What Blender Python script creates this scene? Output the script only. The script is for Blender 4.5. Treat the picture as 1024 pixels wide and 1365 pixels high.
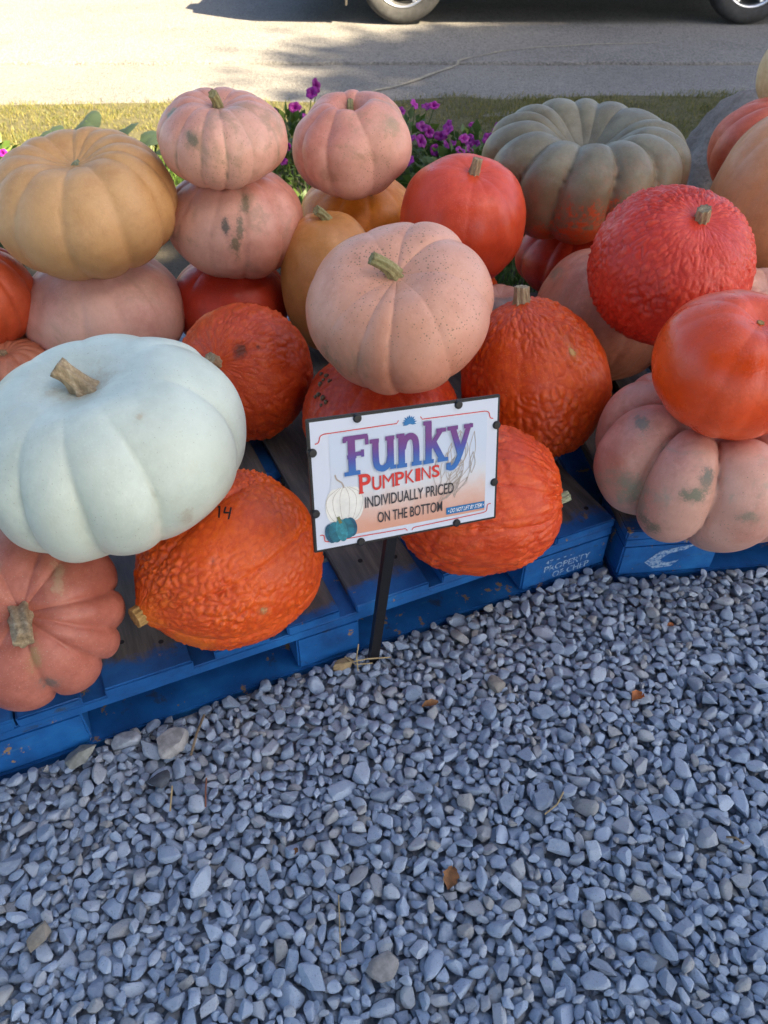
import bpy, bmesh, math, random
import numpy as np
from mathutils import Vector, Matrix, Quaternion
from mathutils.bvhtree import BVHTree

for o in list(bpy.data.objects):
    bpy.data.objects.remove(o)
scene = bpy.context.scene
COL = scene.collection
R = math.radians
PI = math.pi
random.seed(7)
RNG = np.random.default_rng(11)

# ------------------------------------------------------------------ camera
cam_data = bpy.data.cameras.new('camera')
cam = bpy.data.objects.new('camera', cam_data)
COL.objects.link(cam)
cam.location = (0, 0, 1.12)
cam.rotation_euler = (R(90 - 41.5), 0, 0)
cam_data.sensor_fit = 'VERTICAL'
cam_data.sensor_height = 36
cam_data.lens = 1025 / 1365 * 36
cam_data.clip_start = 0.02
cam_data.clip_end = 500
cam_data.dof.use_dof = True
cam_data.dof.focus_distance = 1.22
cam_data.dof.aperture_fstop = 9.0
scene.camera = cam

# ------------------------------------------------------------------ sky, sun, exposure
SUN_EL = R(40)
SUN_H = Vector((0.83, -0.56)).normalized()          # horizontal direction towards the sun
TO_SUN = Vector((SUN_H.x * math.cos(SUN_EL), SUN_H.y * math.cos(SUN_EL), math.sin(SUN_EL)))
world = bpy.data.worlds.new('World')
scene.world = world
world.use_nodes = True
wn = world.node_tree.nodes
wn.clear()
sky = wn.new('ShaderNodeTexSky')
sky.sky_type = 'NISHITA'
sky.sun_disc = False
sky.sun_elevation = SUN_EL
sky.sun_rotation = math.atan2(SUN_H.x, SUN_H.y)
sky.air_density = 1.0
sky.dust_density = 2.4
sky.ozone_density = 1.0
bg = wn.new('ShaderNodeBackground')
bg.inputs['Strength'].default_value = 0.05
wo = wn.new('ShaderNodeOutputWorld')
world.node_tree.links.new(sky.outputs[0], bg.inputs[0])
world.node_tree.links.new(bg.outputs[0], wo.inputs[0])
sd = bpy.data.lights.new('sun', 'SUN')
sd.energy = 5.0
sd.angle = R(0.53)
sd.color = (1.0, 0.83, 0.56)
sun = bpy.data.objects.new('sun', sd)
COL.objects.link(sun)
sun.location = (6, -4, 8)
sun.rotation_euler = (-TO_SUN).to_track_quat('-Z', 'Y').to_euler()
vs = scene.view_settings
vs.view_transform = 'Standard'
vs.look = 'None'
vs.gamma = 1
vs.use_curve_mapping = False
vs.exposure = 2.85
scene.render.engine = 'CYCLES'
scene.cycles.max_bounces = 6
scene.cycles.diffuse_bounces = 3
scene.cycles.use_denoising = True

# ------------------------------------------------------------------ helpers
def mesh_from(name, verts, faces):
    me = bpy.data.meshes.new(name)
    me.from_pydata([tuple(v) for v in verts], [], [tuple(f) for f in faces])
    me.update()
    return me

def mesh_np(name, V, Q):
    """V (n,3) float, Q (m,k) int: fast mesh of equal-sided faces"""
    V = np.ascontiguousarray(V, dtype=np.float32)
    Q = np.ascontiguousarray(Q, dtype=np.int32)
    me = bpy.data.meshes.new(name)
    me.vertices.add(len(V))
    me.vertices.foreach_set('co', V.ravel())
    m, k = Q.shape
    me.loops.add(m * k)
    me.loops.foreach_set('vertex_index', Q.ravel())
    me.polygons.add(m)
    me.polygons.foreach_set('loop_start', np.arange(0, m * k, k, dtype=np.int32))
    me.polygons.foreach_set('loop_total', np.full(m, k, dtype=np.int32))
    me.update(calc_edges=True)
    me.validate()
    return me

def smooth(me, on=True):
    me.polygons.foreach_set('use_smooth', np.full(len(me.polygons), on))

def attr(me, name, vals):
    a = me.attributes.new(name, 'FLOAT', 'POINT')
    a.data.foreach_set('value', np.ascontiguousarray(vals, dtype=np.float32))

def obj(name, me, mat=None, parent=None, loc=None, rot=None):
    o = bpy.data.objects.new(name, me)
    COL.objects.link(o)
    if mat is not None and me is not None and len(me.materials) == 0:
        me.materials.append(mat)
    if parent is not None:
        o.parent = parent
    if loc is not None:
        o.location = loc
    if rot is not None:
        o.rotation_euler = rot
    return o

def thing(name, label, cat, loc=(0, 0, 0), rz=0, group=None):
    o = bpy.data.objects.new(name, None)
    COL.objects.link(o)
    o.empty_display_size = 0.05
    o.location = loc
    o.rotation_euler = (0, 0, rz)
    tag(o, label, cat, group)
    return o

def tag(o, label=None, cat=None, group=None, kind=None):
    if label: o['label'] = label
    if cat: o['category'] = cat
    if group: o['group'] = group
    if kind: o['kind'] = kind
    return o

def box_mesh(name, x0, x1, y0, y1, z0, z1, bevel=0.0, seed=None):
    bm = bmesh.new()
    bmesh.ops.create_cube(bm, size=1)
    for v in bm.verts:
        v.co = Vector((x0 + (v.co.x + .5) * (x1 - x0), y0 + (v.co.y + .5) * (y1 - y0), z0 + (v.co.z + .5) * (z1 - z0)))
    if bevel:
        bmesh.ops.bevel(bm, geom=bm.edges[:], offset=bevel, segments=2, affect='EDGES')
    if seed is not None:
        rr = random.Random(seed)
        for v in bm.verts:
            v.co += Vector((rr.uniform(-1, 1), rr.uniform(-1, 1), rr.uniform(-1, 1))) * bevel * .35
    me = bpy.data.meshes.new(name)
    bm.to_mesh(me)
    bm.free()
    return me

def lathe(name, prof, seg=48, axis='Y'):
    V, Fc = [], []
    n = len(prof)
    for k in range(seg):
        a = 2 * PI * k / seg
        for (r, h) in prof:
            V.append((r * math.cos(a), h, r * math.sin(a)) if axis == 'Y' else (r * math.cos(a), r * math.sin(a), h))
    for k in range(seg):
        k2 = (k + 1) % seg
        for i in range(n - 1):
            Fc.append((k * n + i, k * n + i + 1, k2 * n + i + 1, k2 * n + i))
    return mesh_from(name, V, Fc)

def tube_mesh(name, pts, rad, seg=8, caps=True):
    pts = [Vector(p) for p in pts]
    V, Fc = [], []
    n = len(pts)
    up = Vector((0, 0, 1))
    for i, p in enumerate(pts):
        t = (pts[min(i + 1, n - 1)] - pts[max(i - 1, 0)]).normalized()
        s = t.cross(up)
        if s.length < 1e-3: s = t.cross(Vector((1, 0, 0)))
        s.normalize()
        u = s.cross(t)
        r = rad[i] if hasattr(rad, '__len__') else rad
        for k in range(seg):
            a = 2 * PI * k / seg
            V.append(p + (s * math.cos(a) + u * math.sin(a)) * r)
    for i in range(n - 1):
        for k in range(seg):
            k2 = (k + 1) % seg
            Fc.append((i * seg + k, i * seg + k2, (i + 1) * seg + k2, (i + 1) * seg + k))
    if caps:
        Fc.append(tuple(range(seg - 1, -1, -1)))
        Fc.append(tuple((n - 1) * seg + k for k in range(seg)))
    return mesh_from(name, V, Fc)

# ---- numpy noise
def _hash(ix, iy, iz, seed):
    h = (ix * 374761393 + iy * 668265263 + iz * 2147483647 + seed * 974634777) & 0xFFFFFFFF
    h = ((h ^ (h >> 13)) * 1274126177) & 0xFFFFFFFF
    h = ((h ^ (h >> 16)) * 2246822519) & 0xFFFFFFFF
    return ((h ^ (h >> 15)) & 0xFFFFFF) / float(0xFFFFFF)

def vnoise(P, scale, seed=0):
    """smooth value noise, -1..1"""
    p = P * scale
    i = np.floor(p).astype(np.int64)
    f = p - i
    f = f * f * f * (f * (f * 6 - 15) + 10)
    out = 0
    for dx in (0, 1):
        wx = f[:, 0] if dx else 1 - f[:, 0]
        for dy in (0, 1):
            wy = f[:, 1] if dy else 1 - f[:, 1]
            for dz in (0, 1):
                wz = f[:, 2] if dz else 1 - f[:, 2]
                out = out + wx * wy * wz * _hash(i[:, 0] + dx, i[:, 1] + dy, i[:, 2] + dz, seed)
    return out * 2 - 1

def worley(P, scale, seed=0):
    """distance to nearest and second nearest feature point (in cells)"""
    p = P * scale
    i = np.floor(p).astype(np.int64)
    d1 = np.full(len(P), 9.0)
    d2 = np.full(len(P), 9.0)
    for dx in (-1, 0, 1):
        for dy in (-1, 0, 1):
            for dz in (-1, 0, 1):
                cx, cy, cz = i[:, 0] + dx, i[:, 1] + dy, i[:, 2] + dz
                d = np.sqrt((cx + _hash(cx, cy, cz, seed) - p[:, 0]) ** 2 + (cy + _hash(cx, cy, cz, seed + 31) - p[:, 1]) ** 2
                            + (cz + _hash(cx, cy, cz, seed + 67) - p[:, 2]) ** 2)
                m = d < d1
                d2 = np.where(m, d1, np.minimum(d2, d))
                d1 = np.where(m, d, d1)
    return d1, d2

# ---- material builder
class NT:
    def __init__(self, name):
        self.m = bpy.data.materials.new(name)
        self.m.use_nodes = True
        self.t = self.m.node_tree
        self.n = self.t.nodes
        self.n.clear()
        self.out = self.n.new('ShaderNodeOutputMaterial')
        self.b = self.n.new('ShaderNodeBsdfPrincipled')
        self.t.links.new(self.b.outputs[0], self.out.inputs[0])
        self._tc = None
    def link(self, a, b): self.t.links.new(a, b)
    def set(self, sock, v):
        if isinstance(v, bpy.types.NodeSocket): self.link(v, sock)
        elif isinstance(v, (tuple, list)) and len(v) == 3 and sock.type == 'RGBA': sock.default_value = (*v, 1)
        else: sock.default_value = v
    def P(self, **kw):
        for k, v in kw.items(): self.set(self.b.inputs[k.replace('_', ' ')], v)
    def coord(self, kind='Object'):
        if self._tc is None: self._tc = self.n.new('ShaderNodeTexCoord')
        return self._tc.outputs[kind]
    def noise(self, scale, detail=3, rough=.5, vec=None, dist=0, out='Fac'):
        n = self.n.new('ShaderNodeTexNoise')
        self.set(n.inputs['Scale'], scale); self.set(n.inputs['Detail'], detail); self.set(n.inputs['Roughness'], rough)
        n.inputs['Distortion'].default_value = dist
        self.link(vec if vec is not None else self.coord(), n.inputs['Vector'])
        return n.outputs[out]
    def voronoi(self, scale, feature='F1', vec=None, out='Distance', rnd=1.0):
        n = self.n.new('ShaderNodeTexVoronoi')
        n.feature = feature
        n.inputs['Scale'].default_value = scale
        n.inputs['Randomness'].default_value = rnd
        self.link(vec if vec is not None else self.coord(), n.inputs['Vector'])
        return n.outputs[out]
    def attr(self, name):
        n = self.n.new('ShaderNodeAttribute'); n.attribute_name = name
        return n.outputs['Fac']
    def ramp(self, fac, stops, interp='LINEAR'):
        n = self.n.new('ShaderNodeValToRGB')
        cr = n.color_ramp; cr.interpolation = interp
        while len(cr.elements) < len(stops): cr.elements.new(.5)
        for e, (p, c) in zip(cr.elements, stops):
            e.position = p
            e.color = (c, c, c, 1) if not isinstance(c, (tuple, list)) else (*c, 1)
        self.link(fac, n.inputs[0])
        return n.outputs[0]
    def mix(self, fac, a, b, mode='MIX'):
        n = self.n.new('ShaderNodeMix'); n.data_type = 'RGBA'; n.blend_type = mode
        self.set(n.inputs[0], fac); self.set(n.inputs[6], a); self.set(n.inputs[7], b)
        return n.outputs[2]
    def math(self, op, a, b=0.0, c=0.0, clamp=False):
        n = self.n.new('ShaderNodeMath'); n.operation = op; n.use_clamp = clamp
        self.set(n.inputs[0], a); self.set(n.inputs[1], b); self.set(n.inputs[2], c)
        return n.outputs[0]
    def vmath(self, op, a, b=(0, 0, 0)):
        n = self.n.new('ShaderNodeVectorMath'); n.operation = op
        self.set(n.inputs[0], a); self.set(n.inputs[1], b)
        return n.outputs[1] if op in ('LENGTH', 'DISTANCE', 'DOT_PRODUCT') else n.outputs[0]
    def sep(self, v):
        n = self.n.new('ShaderNodeSeparateXYZ'); self.link(v, n.inputs[0]); return n.outputs
    def mapr(self, v, a, b, c=0.0, d=1.0):
        n = self.n.new('ShaderNodeMapRange'); self.set(n.inputs[0], v)
        for i, x in enumerate((a, b, c, d)): n.inputs[i + 1].default_value = x
        n.interpolation_type = 'SMOOTHSTEP'
        return n.outputs[0]
    def bump(self, h, strength=.3, dist=.002):
        n = self.n.new('ShaderNodeBump'); n.inputs['Strength'].default_value = strength; n.inputs['Distance'].default_value = dist
        self.link(h, n.inputs['Height']); self.link(n.outputs[0], self.b.inputs['Normal'])
        return n
    def rnd(self):
        return self.n.new('ShaderNodeObjectInfo').outputs['Random']

def plain(name, col, rough=.6, metal=0.0, spec=.4, var=0.0, scale=30):
    m = NT(name)
    if var:
        f = m.noise(scale, 4, .6)
        m.P(Base_Color=m.mix(m.mapr(f, .3, .7), tuple(c * (1 - var) for c in col), tuple(min(1, c * (1 + var)) for c in col)))
    else:
        m.P(Base_Color=col)
    m.P(Roughness=rough, Metallic=metal)
    m.b.inputs['Specular IOR Level'].default_value = spec
    return m.m

# ------------------------------------------------------------------ setting: ground, road, lawn
m = NT('earth')
f = m.noise(9, 6, .7); g = m.noise(60, 4, .7)
m.P(Base_Color=m.mix(g, m.ramp(f, [(.3, (.030, .024, .017)), (.7, (.085, .07, .05))]), (.05, .042, .03)), Roughness=.95)
m.bump(m.noise(45, 6, .7), .8, .02)
M_EARTH = m.m

m = NT('gravel_fines')
v = m.voronoi(70, 'F1'); c = m.voronoi(70, 'F1', out='Color')
m.P(Base_Color=m.mix(.5, m.ramp(m.noise(40, 4), [(.3, (.14, .17, .22)), (.7, (.28, .33, .40))]), m.ramp(c, [(0, (.10, .12, .16)), (1, (.34, .39, .46))])), Roughness=.9)
m.bump(v, 1, .012)
M_FINES = m.m

def asphalt(name, lo, hi, grit):
    m = NT(name)
    big = m.noise(1.1, 5, .6); mid = m.noise(14, 4, .6); fine = m.voronoi(grit, out='Color'); fd = m.voronoi(grit)
    a = m.mix(m.mapr(big, .3, .7), lo, hi)
    a = m.mix(.35, a, m.mix(m.mapr(mid, .3, .7), lo, hi))
    a = m.mix(m.math('MULTIPLY', m.sep(fine)[0], .42), a, tuple(min(1, c * 2.1) for c in hi))
    a = m.mix(m.mapr(m.sep(fine)[1], .75, .95, 0, .5), a, tuple(c * .4 for c in lo))
    m.P(Base_Color=a, Roughness=.9)
    m.bump(fd, .8, .006)
    return m.m
M_ROAD = asphalt('road_asphalt', (.080, .077, .075), (.145, .138, .130), 95)
M_SHOULDER = asphalt('shoulder_asphalt', (.090, .085, .080), (.15, .142, .132), 120)

def sheet(name, x0, x1, y0, y1, z, mat, nx=1, ny=1, amp=0.0, edge=0.0, seed=0, parent=None):
    xs = np.linspace(x0, x1, nx + 1); ys = np.linspace(y0, y1, ny + 1)
    X, Y = np.meshgrid(xs, ys)
    V = np.stack([X.ravel(), Y.ravel(), np.full(X.size, z)], 1)
    if amp: V[:, 2] += amp * (vnoise(V, 2.3, seed) + .5 * vnoise(V, 6.1, seed + 1))
    if edge:
        k = np.abs(V[:, 1] - y0) < 1e-6
        V[k, 1] += edge * vnoise(V[k] * [1, 0, 0], 3.0, seed + 5) + .5 * edge * vnoise(V[k] * [1, 0, 0], 11.0, seed + 6)
        k = np.abs(V[:, 1] - y1) < 1e-6
        V[k, 1] += edge * vnoise(V[k] * [1, 0, 0], 2.7, seed + 7) + .6 * edge * vnoise(V[k] * [1, 0, 0], 13.0, seed + 8)
    ii = np.arange((nx + 1) * (ny + 1)).reshape(ny + 1, nx + 1)
    Q = np.stack([ii[:-1, :-1].ravel(), ii[:-1, 1:].ravel(), ii[1:, 1:].ravel(), ii[1:, :-1].ravel()], 1)
    me = mesh_np(name, V, Q); smooth(me)
    o = obj(name, me, mat, parent)
    return tag(o, kind='structure')

sheet('ground', -150, 150, -150, 150, -.05, M_EARTH)
bed = sheet('gravel_bed', -6, 8, -6, 2.35, -.020, M_FINES, 60, 40, .002, .05, 3)
sheet('flower_bed_soil', -9, 12, 2.25, 3.95, -.015, M_EARTH, 180, 30, .012, .05, 4)
m = NT('lawn_thatch')
m.P(Base_Color=m.ramp(m.noise(30, 5, .7), [(.3, (.05, .045, .018)), (.7, (.13, .115, .045))]), Roughness=.95)
m.bump(m.noise(80, 5, .7), 1, .02)
lawn = sheet('lawn', -16, 20, 3.85, 4.88, .007, m.m, 160, 16, .006, .06, 5)
for v in lawn.data.vertices:
    if v.co.y > 4.3: v.co.y += (-.17 + .055 * max(-4, min(4, v.co.x))) * (v.co.y - 4.3) / .58
shoulder = sheet('road_shoulder', -40, 40, 4.35, 5.62, .004, M_SHOULDER, 400, 10, .002, .05, 6)
# carriageway: a slab whose broken near edge stands a little above the shoulder
def road():
    nx = 800
    xs = np.linspace(-60, 60, nx + 1)
    e = .012 * vnoise(np.stack([xs, xs * 0, xs * 0], 1), 3.1, 21) + .010 * vnoise(np.stack([xs, xs * 0, xs * 0], 1), 12., 22) + .006 * vnoise(np.stack([xs, xs * 0, xs * 0], 1), 31., 23)
    rows = []
    for (y, z) in ((5.57, -.03), (5.57, .016), (5.585, .022), (13.5, .06)):
        rows.append(np.stack([xs, y + (e if y < 6 else 0 * e), np.full_like(xs, z)], 1))
    V = np.concatenate(rows)
    ii = np.arange(4 * (nx + 1)).reshape(4, nx + 1)
    Q = np.stack([ii[:-1, :-1].ravel(), ii[:-1, 1:].ravel(), ii[1:, 1:].ravel(), ii[1:, :-1].ravel()], 1)
    return tag(obj('road', mesh_np('road', V, Q), M_ROAD), kind='structure')
rd = road()
sheet('verge', -60, 60, 13.5, 60, .03, M_EARTH)

# pale line wandering from the verge over the shoulder into the road
def ribbon(name, pts, w, z, mat, parent=None, seed=0):
    pts = np.array(pts, float)
    s = np.linspace(0, len(pts) - 1, 90)
    X = np.interp(s, np.arange(len(pts)), pts[:, 0]); Y = np.interp(s, np.arange(len(pts)), pts[:, 1])
    for _ in range(6):
        X[1:-1] = (X[:-2] + X[1:-1] * 2 + X[2:]) / 4; Y[1:-1] = (Y[:-2] + Y[1:-1] * 2 + Y[2:]) / 4
    q = np.stack([s, s * 0, s * 0], 1)
    X += .012 * vnoise(q, 2.2, seed); Y += .02 * vnoise(q, 2.6, seed + 1)
    ww = w * (.7 + .5 * vnoise(q, 3.0, seed + 2))
    tx, ty = np.gradient(X), np.gradient(Y); l = np.hypot(tx, ty)
    nx_, ny_ = -ty / l, tx / l
    zz = np.where(Y > 5.575, z + .018, z)
    V = np.concatenate([np.stack([X + nx_ * ww, Y + ny_ * ww, zz], 1), np.stack([X - nx_ * ww, Y - ny_ * ww, zz], 1)])
    n = len(X); i = np.arange(n - 1)
    return obj(name, mesh_np(name, V, np.stack([i, i + 1, i + 1 + n, i + n], 1)), mat, parent)
M_PALE_LINE = plain('pale_line_colour', (.24, .215, .17), .95, var=.25, scale=40)
tag(ribbon('pale_line', [(-.14, 4.83), (.10, 5.05), (.35, 5.4), (.5, 5.62), (.75, 5.86), (1.2, 6.05), (1.9, 6.15)],   .014, .0085, M_PALE_LINE, seed=3), kind='structure')

# ------------------------------------------------------------------ gravel stones
def stone_variant(i):
    rr = random.Random(100 + i)
    bm = bmesh.new()
    bmesh.ops.create_icosphere(bm, subdivisions=3, radius=1)
    planes = []
    for k in range(rr.randint(9, 14)):
        n = Vector((rr.gauss(0, 1), rr.gauss(0, 1), rr.gauss(0, 1))).normalized()
        planes.append((n, rr.uniform(.46, .74)))
    for v in bm.verts:
        p = v.co.copy()
        for n, d in planes:
            e = p.dot(n) - d
            if e > 0: p -= n * e * .97
        v.co = p
    mx = [max(abs(v.co[a]) for v in bm.verts) for a in range(3)]
    for v in bm.verts:
        v.co = Vector([v.co[a] / mx[a] for a in range(3)])
    bmesh.ops.dissolve_limit(bm, angle_limit=R(9), verts=bm.verts[:], edges=bm.edges[:])
    bmesh.ops.triangulate(bm, faces=bm.faces[:])
    me = bpy.data.meshes.new('stone')
    bm.to_mesh(me); bm.free()
    smooth(me)
    me.set_sharp_from_angle(angle=R(38))
    return me
NV = 26
STONE = [stone_variant(i) for i in range(NV)]
m = NT('crushed_limestone')
tone = m.math('FRACT', m.math('ADD', m.attr('tone'), m.rnd()))
col = m.ramp(tone, [(0, (.15, .20, .29)), (.12, (.225, .295, .405)), (.36, (.29, .37, .49)), (.60, (.36, .44, .56)), (.74, (.36, .41, .48)), (.85, (.31, .31, .30)), (.92, (.47, .55, .66)), (1, (.16, .20, .27))])
gp = m.n.new('ShaderNodeNewGeometry').outputs['Position']
n1 = m.noise(130, 5, .7, vec=gp); n2 = m.noise(520, 4, .65, vec=gp)
col = m.mix(m.mapr(n1, .35, .75, 0, .45), col, m.mix(.55, col, (.50, .53, .58)))
col = m.mix(m.mapr(m.noise(420, 2, .5, vec=gp), .60, .70, 0, .4), col, (.10, .10, .11))
m.P(Base_Color=col, Roughness=.82)
m.bump(m.math('ADD', n2, n1), .6, .0018)
M_STONE = m.m
for s in STONE: s.materials.append(M_STONE)

# pallet front line, used to keep stones out of the wood
PA = Vector((.4516, 1.109, 0)); PA_ANG = R(24.1)          # front right corner of the first pallet
PB = Vector((.466, 1.070, 0)); PB_ANG = R(6.0)            # front left corner of the second pallet
def behind_pallet(x, y):
    u, v = math.cos(PA_ANG), math.sin(PA_ANG)
    dx, dy = x - PA.x, y - PA.y
    a, b = dx * u + dy * v, -dx * v + dy * u
    if -1.22 < a < .01 and b > -.011: return max(b, 0)
    u, v = math.cos(PB_ANG), math.sin(PB_ANG)
    dx, dy = x - PB.x, y - PB.y
    a, b = dx * u + dy * v, -dx * v + dy * u
    if -.01 < a < 1.22 and b > -.011: return max(b, 0)
    return -1

def lay_gravel():
    cell = .003
    x0, x1, y0, y1 = -1.0, 1.32, .04, 1.28
    W, Hh = int((x1 - x0) / cell), int((y1 - y0) / cell)
    hm = np.full((Hh, W), -.022, np.float32)
    rr = random.Random(5)
    stones = []
    def drop(x, y, a, b, c, rz):
        ra = max(a, b)
        i0, i1 = int((x - ra - x0) / cell), int((x + ra - x0) / cell) + 1
        j0, j1 = int((y - ra - y0) / cell), int((y + ra - y0) / cell) + 1
        if i0 < 0 or j0 < 0 or i1 >= W or j1 >= Hh: return None
        X = (np.arange(i0, i1) + .5) * cell + x0 - x
        Y = (np.arange(j0, j1) + .5) * cell + y0 - y
        cs, sn = math.cos(rz), math.sin(rz)
        u = (X[None, :] * cs + Y[:, None] * sn) / a
        w = (-X[None, :] * sn + Y[:, None] * cs) / b
        q = 1 - u * u - w * w
        ok = q > .04
        hh = np.where(ok, c * np.sqrt(np.maximum(q, 0)) ** .6, 0)
        sub = hm[j0:j1, i0:i1]
        z = np.max(np.where(ok, sub + hh, -9))       # centre height so that the underside just touches
        return z, (j0, j1, i0, i1), ok, hh
    N = 26500
    pr = np.random.default_rng(77)
    jj, ii_ = np.mgrid[0:Hh, 0:W]
    free = np.zeros((Hh, W), bool)
    for q_ in range(0, Hh, 4):
        for p_ in range(0, W, 4):
            if behind_pallet(x0 + (p_ + 2) * cell, y0 + (q_ + 2) * cell) < 0: free[q_:q_ + 4, p_:p_ + 4] = True
    free[:10] = False; free[-10:] = False; free[:, :10] = False; free[:, -10:] = False
    fj, fi = np.nonzero(free)
    for k in range(N):
        s = min(.0165, max(.0044, rr.lognormvariate(math.log(.0074), .27)))
        a, b, c = s * rr.uniform(1.0, 1.5), s * rr.uniform(.75, 1.05), s * rr.uniform(.5, .85)
        cand = pr.integers(0, len(fj), 14)                 # look for low spots first
        cand = cand[np.argsort(hm[fj[cand], fi[cand]])[:3]]
        best = None
        for t in cand:
            x, y = x0 + (fi[t] + rr.random()) * cell, y0 + (fj[t] + rr.random()) * cell
            rz = rr.uniform(0, PI)
            d = drop(x, y, a, b, c, rz)
            if d is None: continue
            if best is None or d[0] - c < best[0]: best = (d[0] - c, x, y, rz, d)
        if best is None: continue
        _, x, y, rz, (z, (j0, j1, i0, i1), ok, hh) = best
        if z - c > .001: continue
        z -= c * .30                                   # real stones nestle deeper than ellipsoids
        sub = hm[j0:j1, i0:i1]
        sub[ok] = np.maximum(sub, z + hh)[ok]
        stones.append((x, y, z, a * 1.13, b * 1.13, c * 1.13, rz, rr.gauss(0, .25), rr.gauss(0, .25), rr.randrange(NV), rr.random()))
    return stones, (hm, x0, y0, cell)
stones, HM = lay_gravel()
def gravel_top(x, y):
    hm, x0, y0, c = HM
    j, i = int((y - y0) / c), int((x - x0) / c)
    return float(hm[max(0, j - 2):j + 3, max(0, i - 2):i + 3].max())
CAMP = Vector((0, 0, 1.12)); TH = R(41.5)
def seen_size(s):
    v = Vector(s[:3]) - CAMP
    d = v.y * math.cos(TH) - v.z * math.sin(TH)
    if d < .1: return 0
    px = v.x / d * 1025; py = -(v.y * math.sin(TH) + v.z * math.cos(TH)) / d * 1025
    if abs(px) > 505 or abs(py) > 675 or s[2] < -.018: return 0
    return s[3] * s[4] / d / d
order = sorted(range(len(stones)), key=lambda i: -seen_size(stones[i]))
single = set(order[:300])
def stone_matrix(s):
    x, y, z, a, b, c, rz, tx, ty, vi, tn = s
    return Matrix.Translation((x, y, z)) @ Matrix.Rotation(rz, 4, 'Z') @ Matrix.Rotation(tx, 4, 'X') @ Matrix.Rotation(ty, 4, 'Y') @ Matrix.Diagonal((a, b, c, 1))
VV, QQ, TT, off = [], [], [], 0
SV = []
for me in STONE:
    a_ = np.empty(len(me.vertices) * 3, np.float32); me.vertices.foreach_get('co', a_)
    f_ = np.empty(len(me.polygons) * 3, np.int32); me.polygons.foreach_get('vertices', f_)
    SV.append((a_.reshape(-1, 3), f_.reshape(-1, 3)))
for i, s in enumerate(stones):
    Mx = stone_matrix(s)
    if i in single:
        o = obj('stone', STONE[s[9]], None, bed)
        o.matrix_local = Mx
    else:
        v_, f_ = SV[s[9]]
        A = np.array(Mx)
        VV.append(v_ @ A[:3, :3].T + A[:3, 3]); QQ.append(f_ + off); off += len(v_)
        TT.append(np.full(len(v_), s[10]))
gm = mesh_np('gravel', np.concatenate(VV), np.concatenate(QQ))
attr(gm, 'tone', np.concatenate(TT))
smooth(gm)
gm.set_sharp_from_angle(angle=R(38))
gv = obj('gravel', gm, M_STONE, bed)
gv['kind'] = 'stuff'

# ------------------------------------------------------------------ pallets
def paint_mat(name, edge, wear_seed):
    """weathered grey boards with blue paint over the ends; object space y = metres behind the front edge"""
    m = NT(name)
    co = m.coord()
    y = m.sep(co)[1]
    grain = m.noise(1, 5, .65, vec=m.vmath('MULTIPLY', co, (60, 6, 60)))
    wood = m.ramp(grain, [(.25, (.045, .038, .032)), (.5, (.105, .088, .072)), (.75, (.20, .165, .13))])
    wood = m.mix(m.mapr(m.noise(7, 4, .6), .4, .7, 0, .5), wood, (.05, .065, .095))
    pn = m.noise(16, 6, .75, vec=m.vmath('ADD', co, (wear_seed, 0, 0)))
    blue = m.ramp(m.noise(11, 5, .6), [(.25, (.003, .046, .175)), (.55, (.006, .105, .35)), (.8, (.018, .18, .48))])
    blue = m.mix(m.mapr(m.noise(1, 6, .7, vec=m.vmath('MULTIPLY', co, (14, 80, 80))), .62, .74, 0, .6), blue, (.03, .045, .07))
    rub = m.noise(1, 6, .75, vec=m.vmath('MULTIPLY', m.vmath('ADD', co, (wear_seed, 3, 1)), (9, 40, 40)))
    blue = m.mix(m.mapr(rub, .60, .72, 0, .45), blue, (.06, .20, .36))
    blue = m.mix(m.mapr(m.noise(1, 5, .7, vec=m.vmath('MULTIPLY', m.vmath('ADD', co, (2, wear_seed, 5)), (22, 22, 60))), .60, .70, 0, .65), blue, (.035, .035, .04))
    mask = m.math('SUBTRACT', 1.0, m.mapr(m.math('ADD', y, m.math('MULTIPLY', m.math('SUBTRACT', pn, .5), -.11)), edge - .012, edge + .018))
    chip = m.mapr(m.noise(24, 5, .7, vec=m.vmath('ADD', co, (wear_seed * 3.1, 2, 7))),   .625, .65)
    c = m.mix(mask, wood, m.mix(chip, blue, (.26, .17, .10)))
    m.P(Base_Color=c, Roughness=m.mix(mask, (.85,) * 3, (.55,) * 3))
    m.bump(m.math('ADD', grain, m.math('MULTIPLY', pn, .5)), .5, .002)
    return m.m
M_BOARD = [paint_mat('pallet_board_a', .036, 0), paint_mat('pallet_board_b', .022, 5.3), paint_mat('pallet_board_c', .05, 9.1)]
M_BLOCK = paint_mat('pallet_blue', 9.0, 2.2)
M_NAIL = plain('nail_iron', (.03, .026, .024), .6, .6)
M_STENCIL = NT('stencil_paint')
M_STENCIL.P(Base_Color=M_STENCIL.mix(M_STENCIL.mapr(M_STENCIL.noise(150, 5, .7), .42, .6), (.30, .42, .58), (.03, .13, .36)), Roughness=.7)
M_STENCIL = M_STENCIL.m

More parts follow.
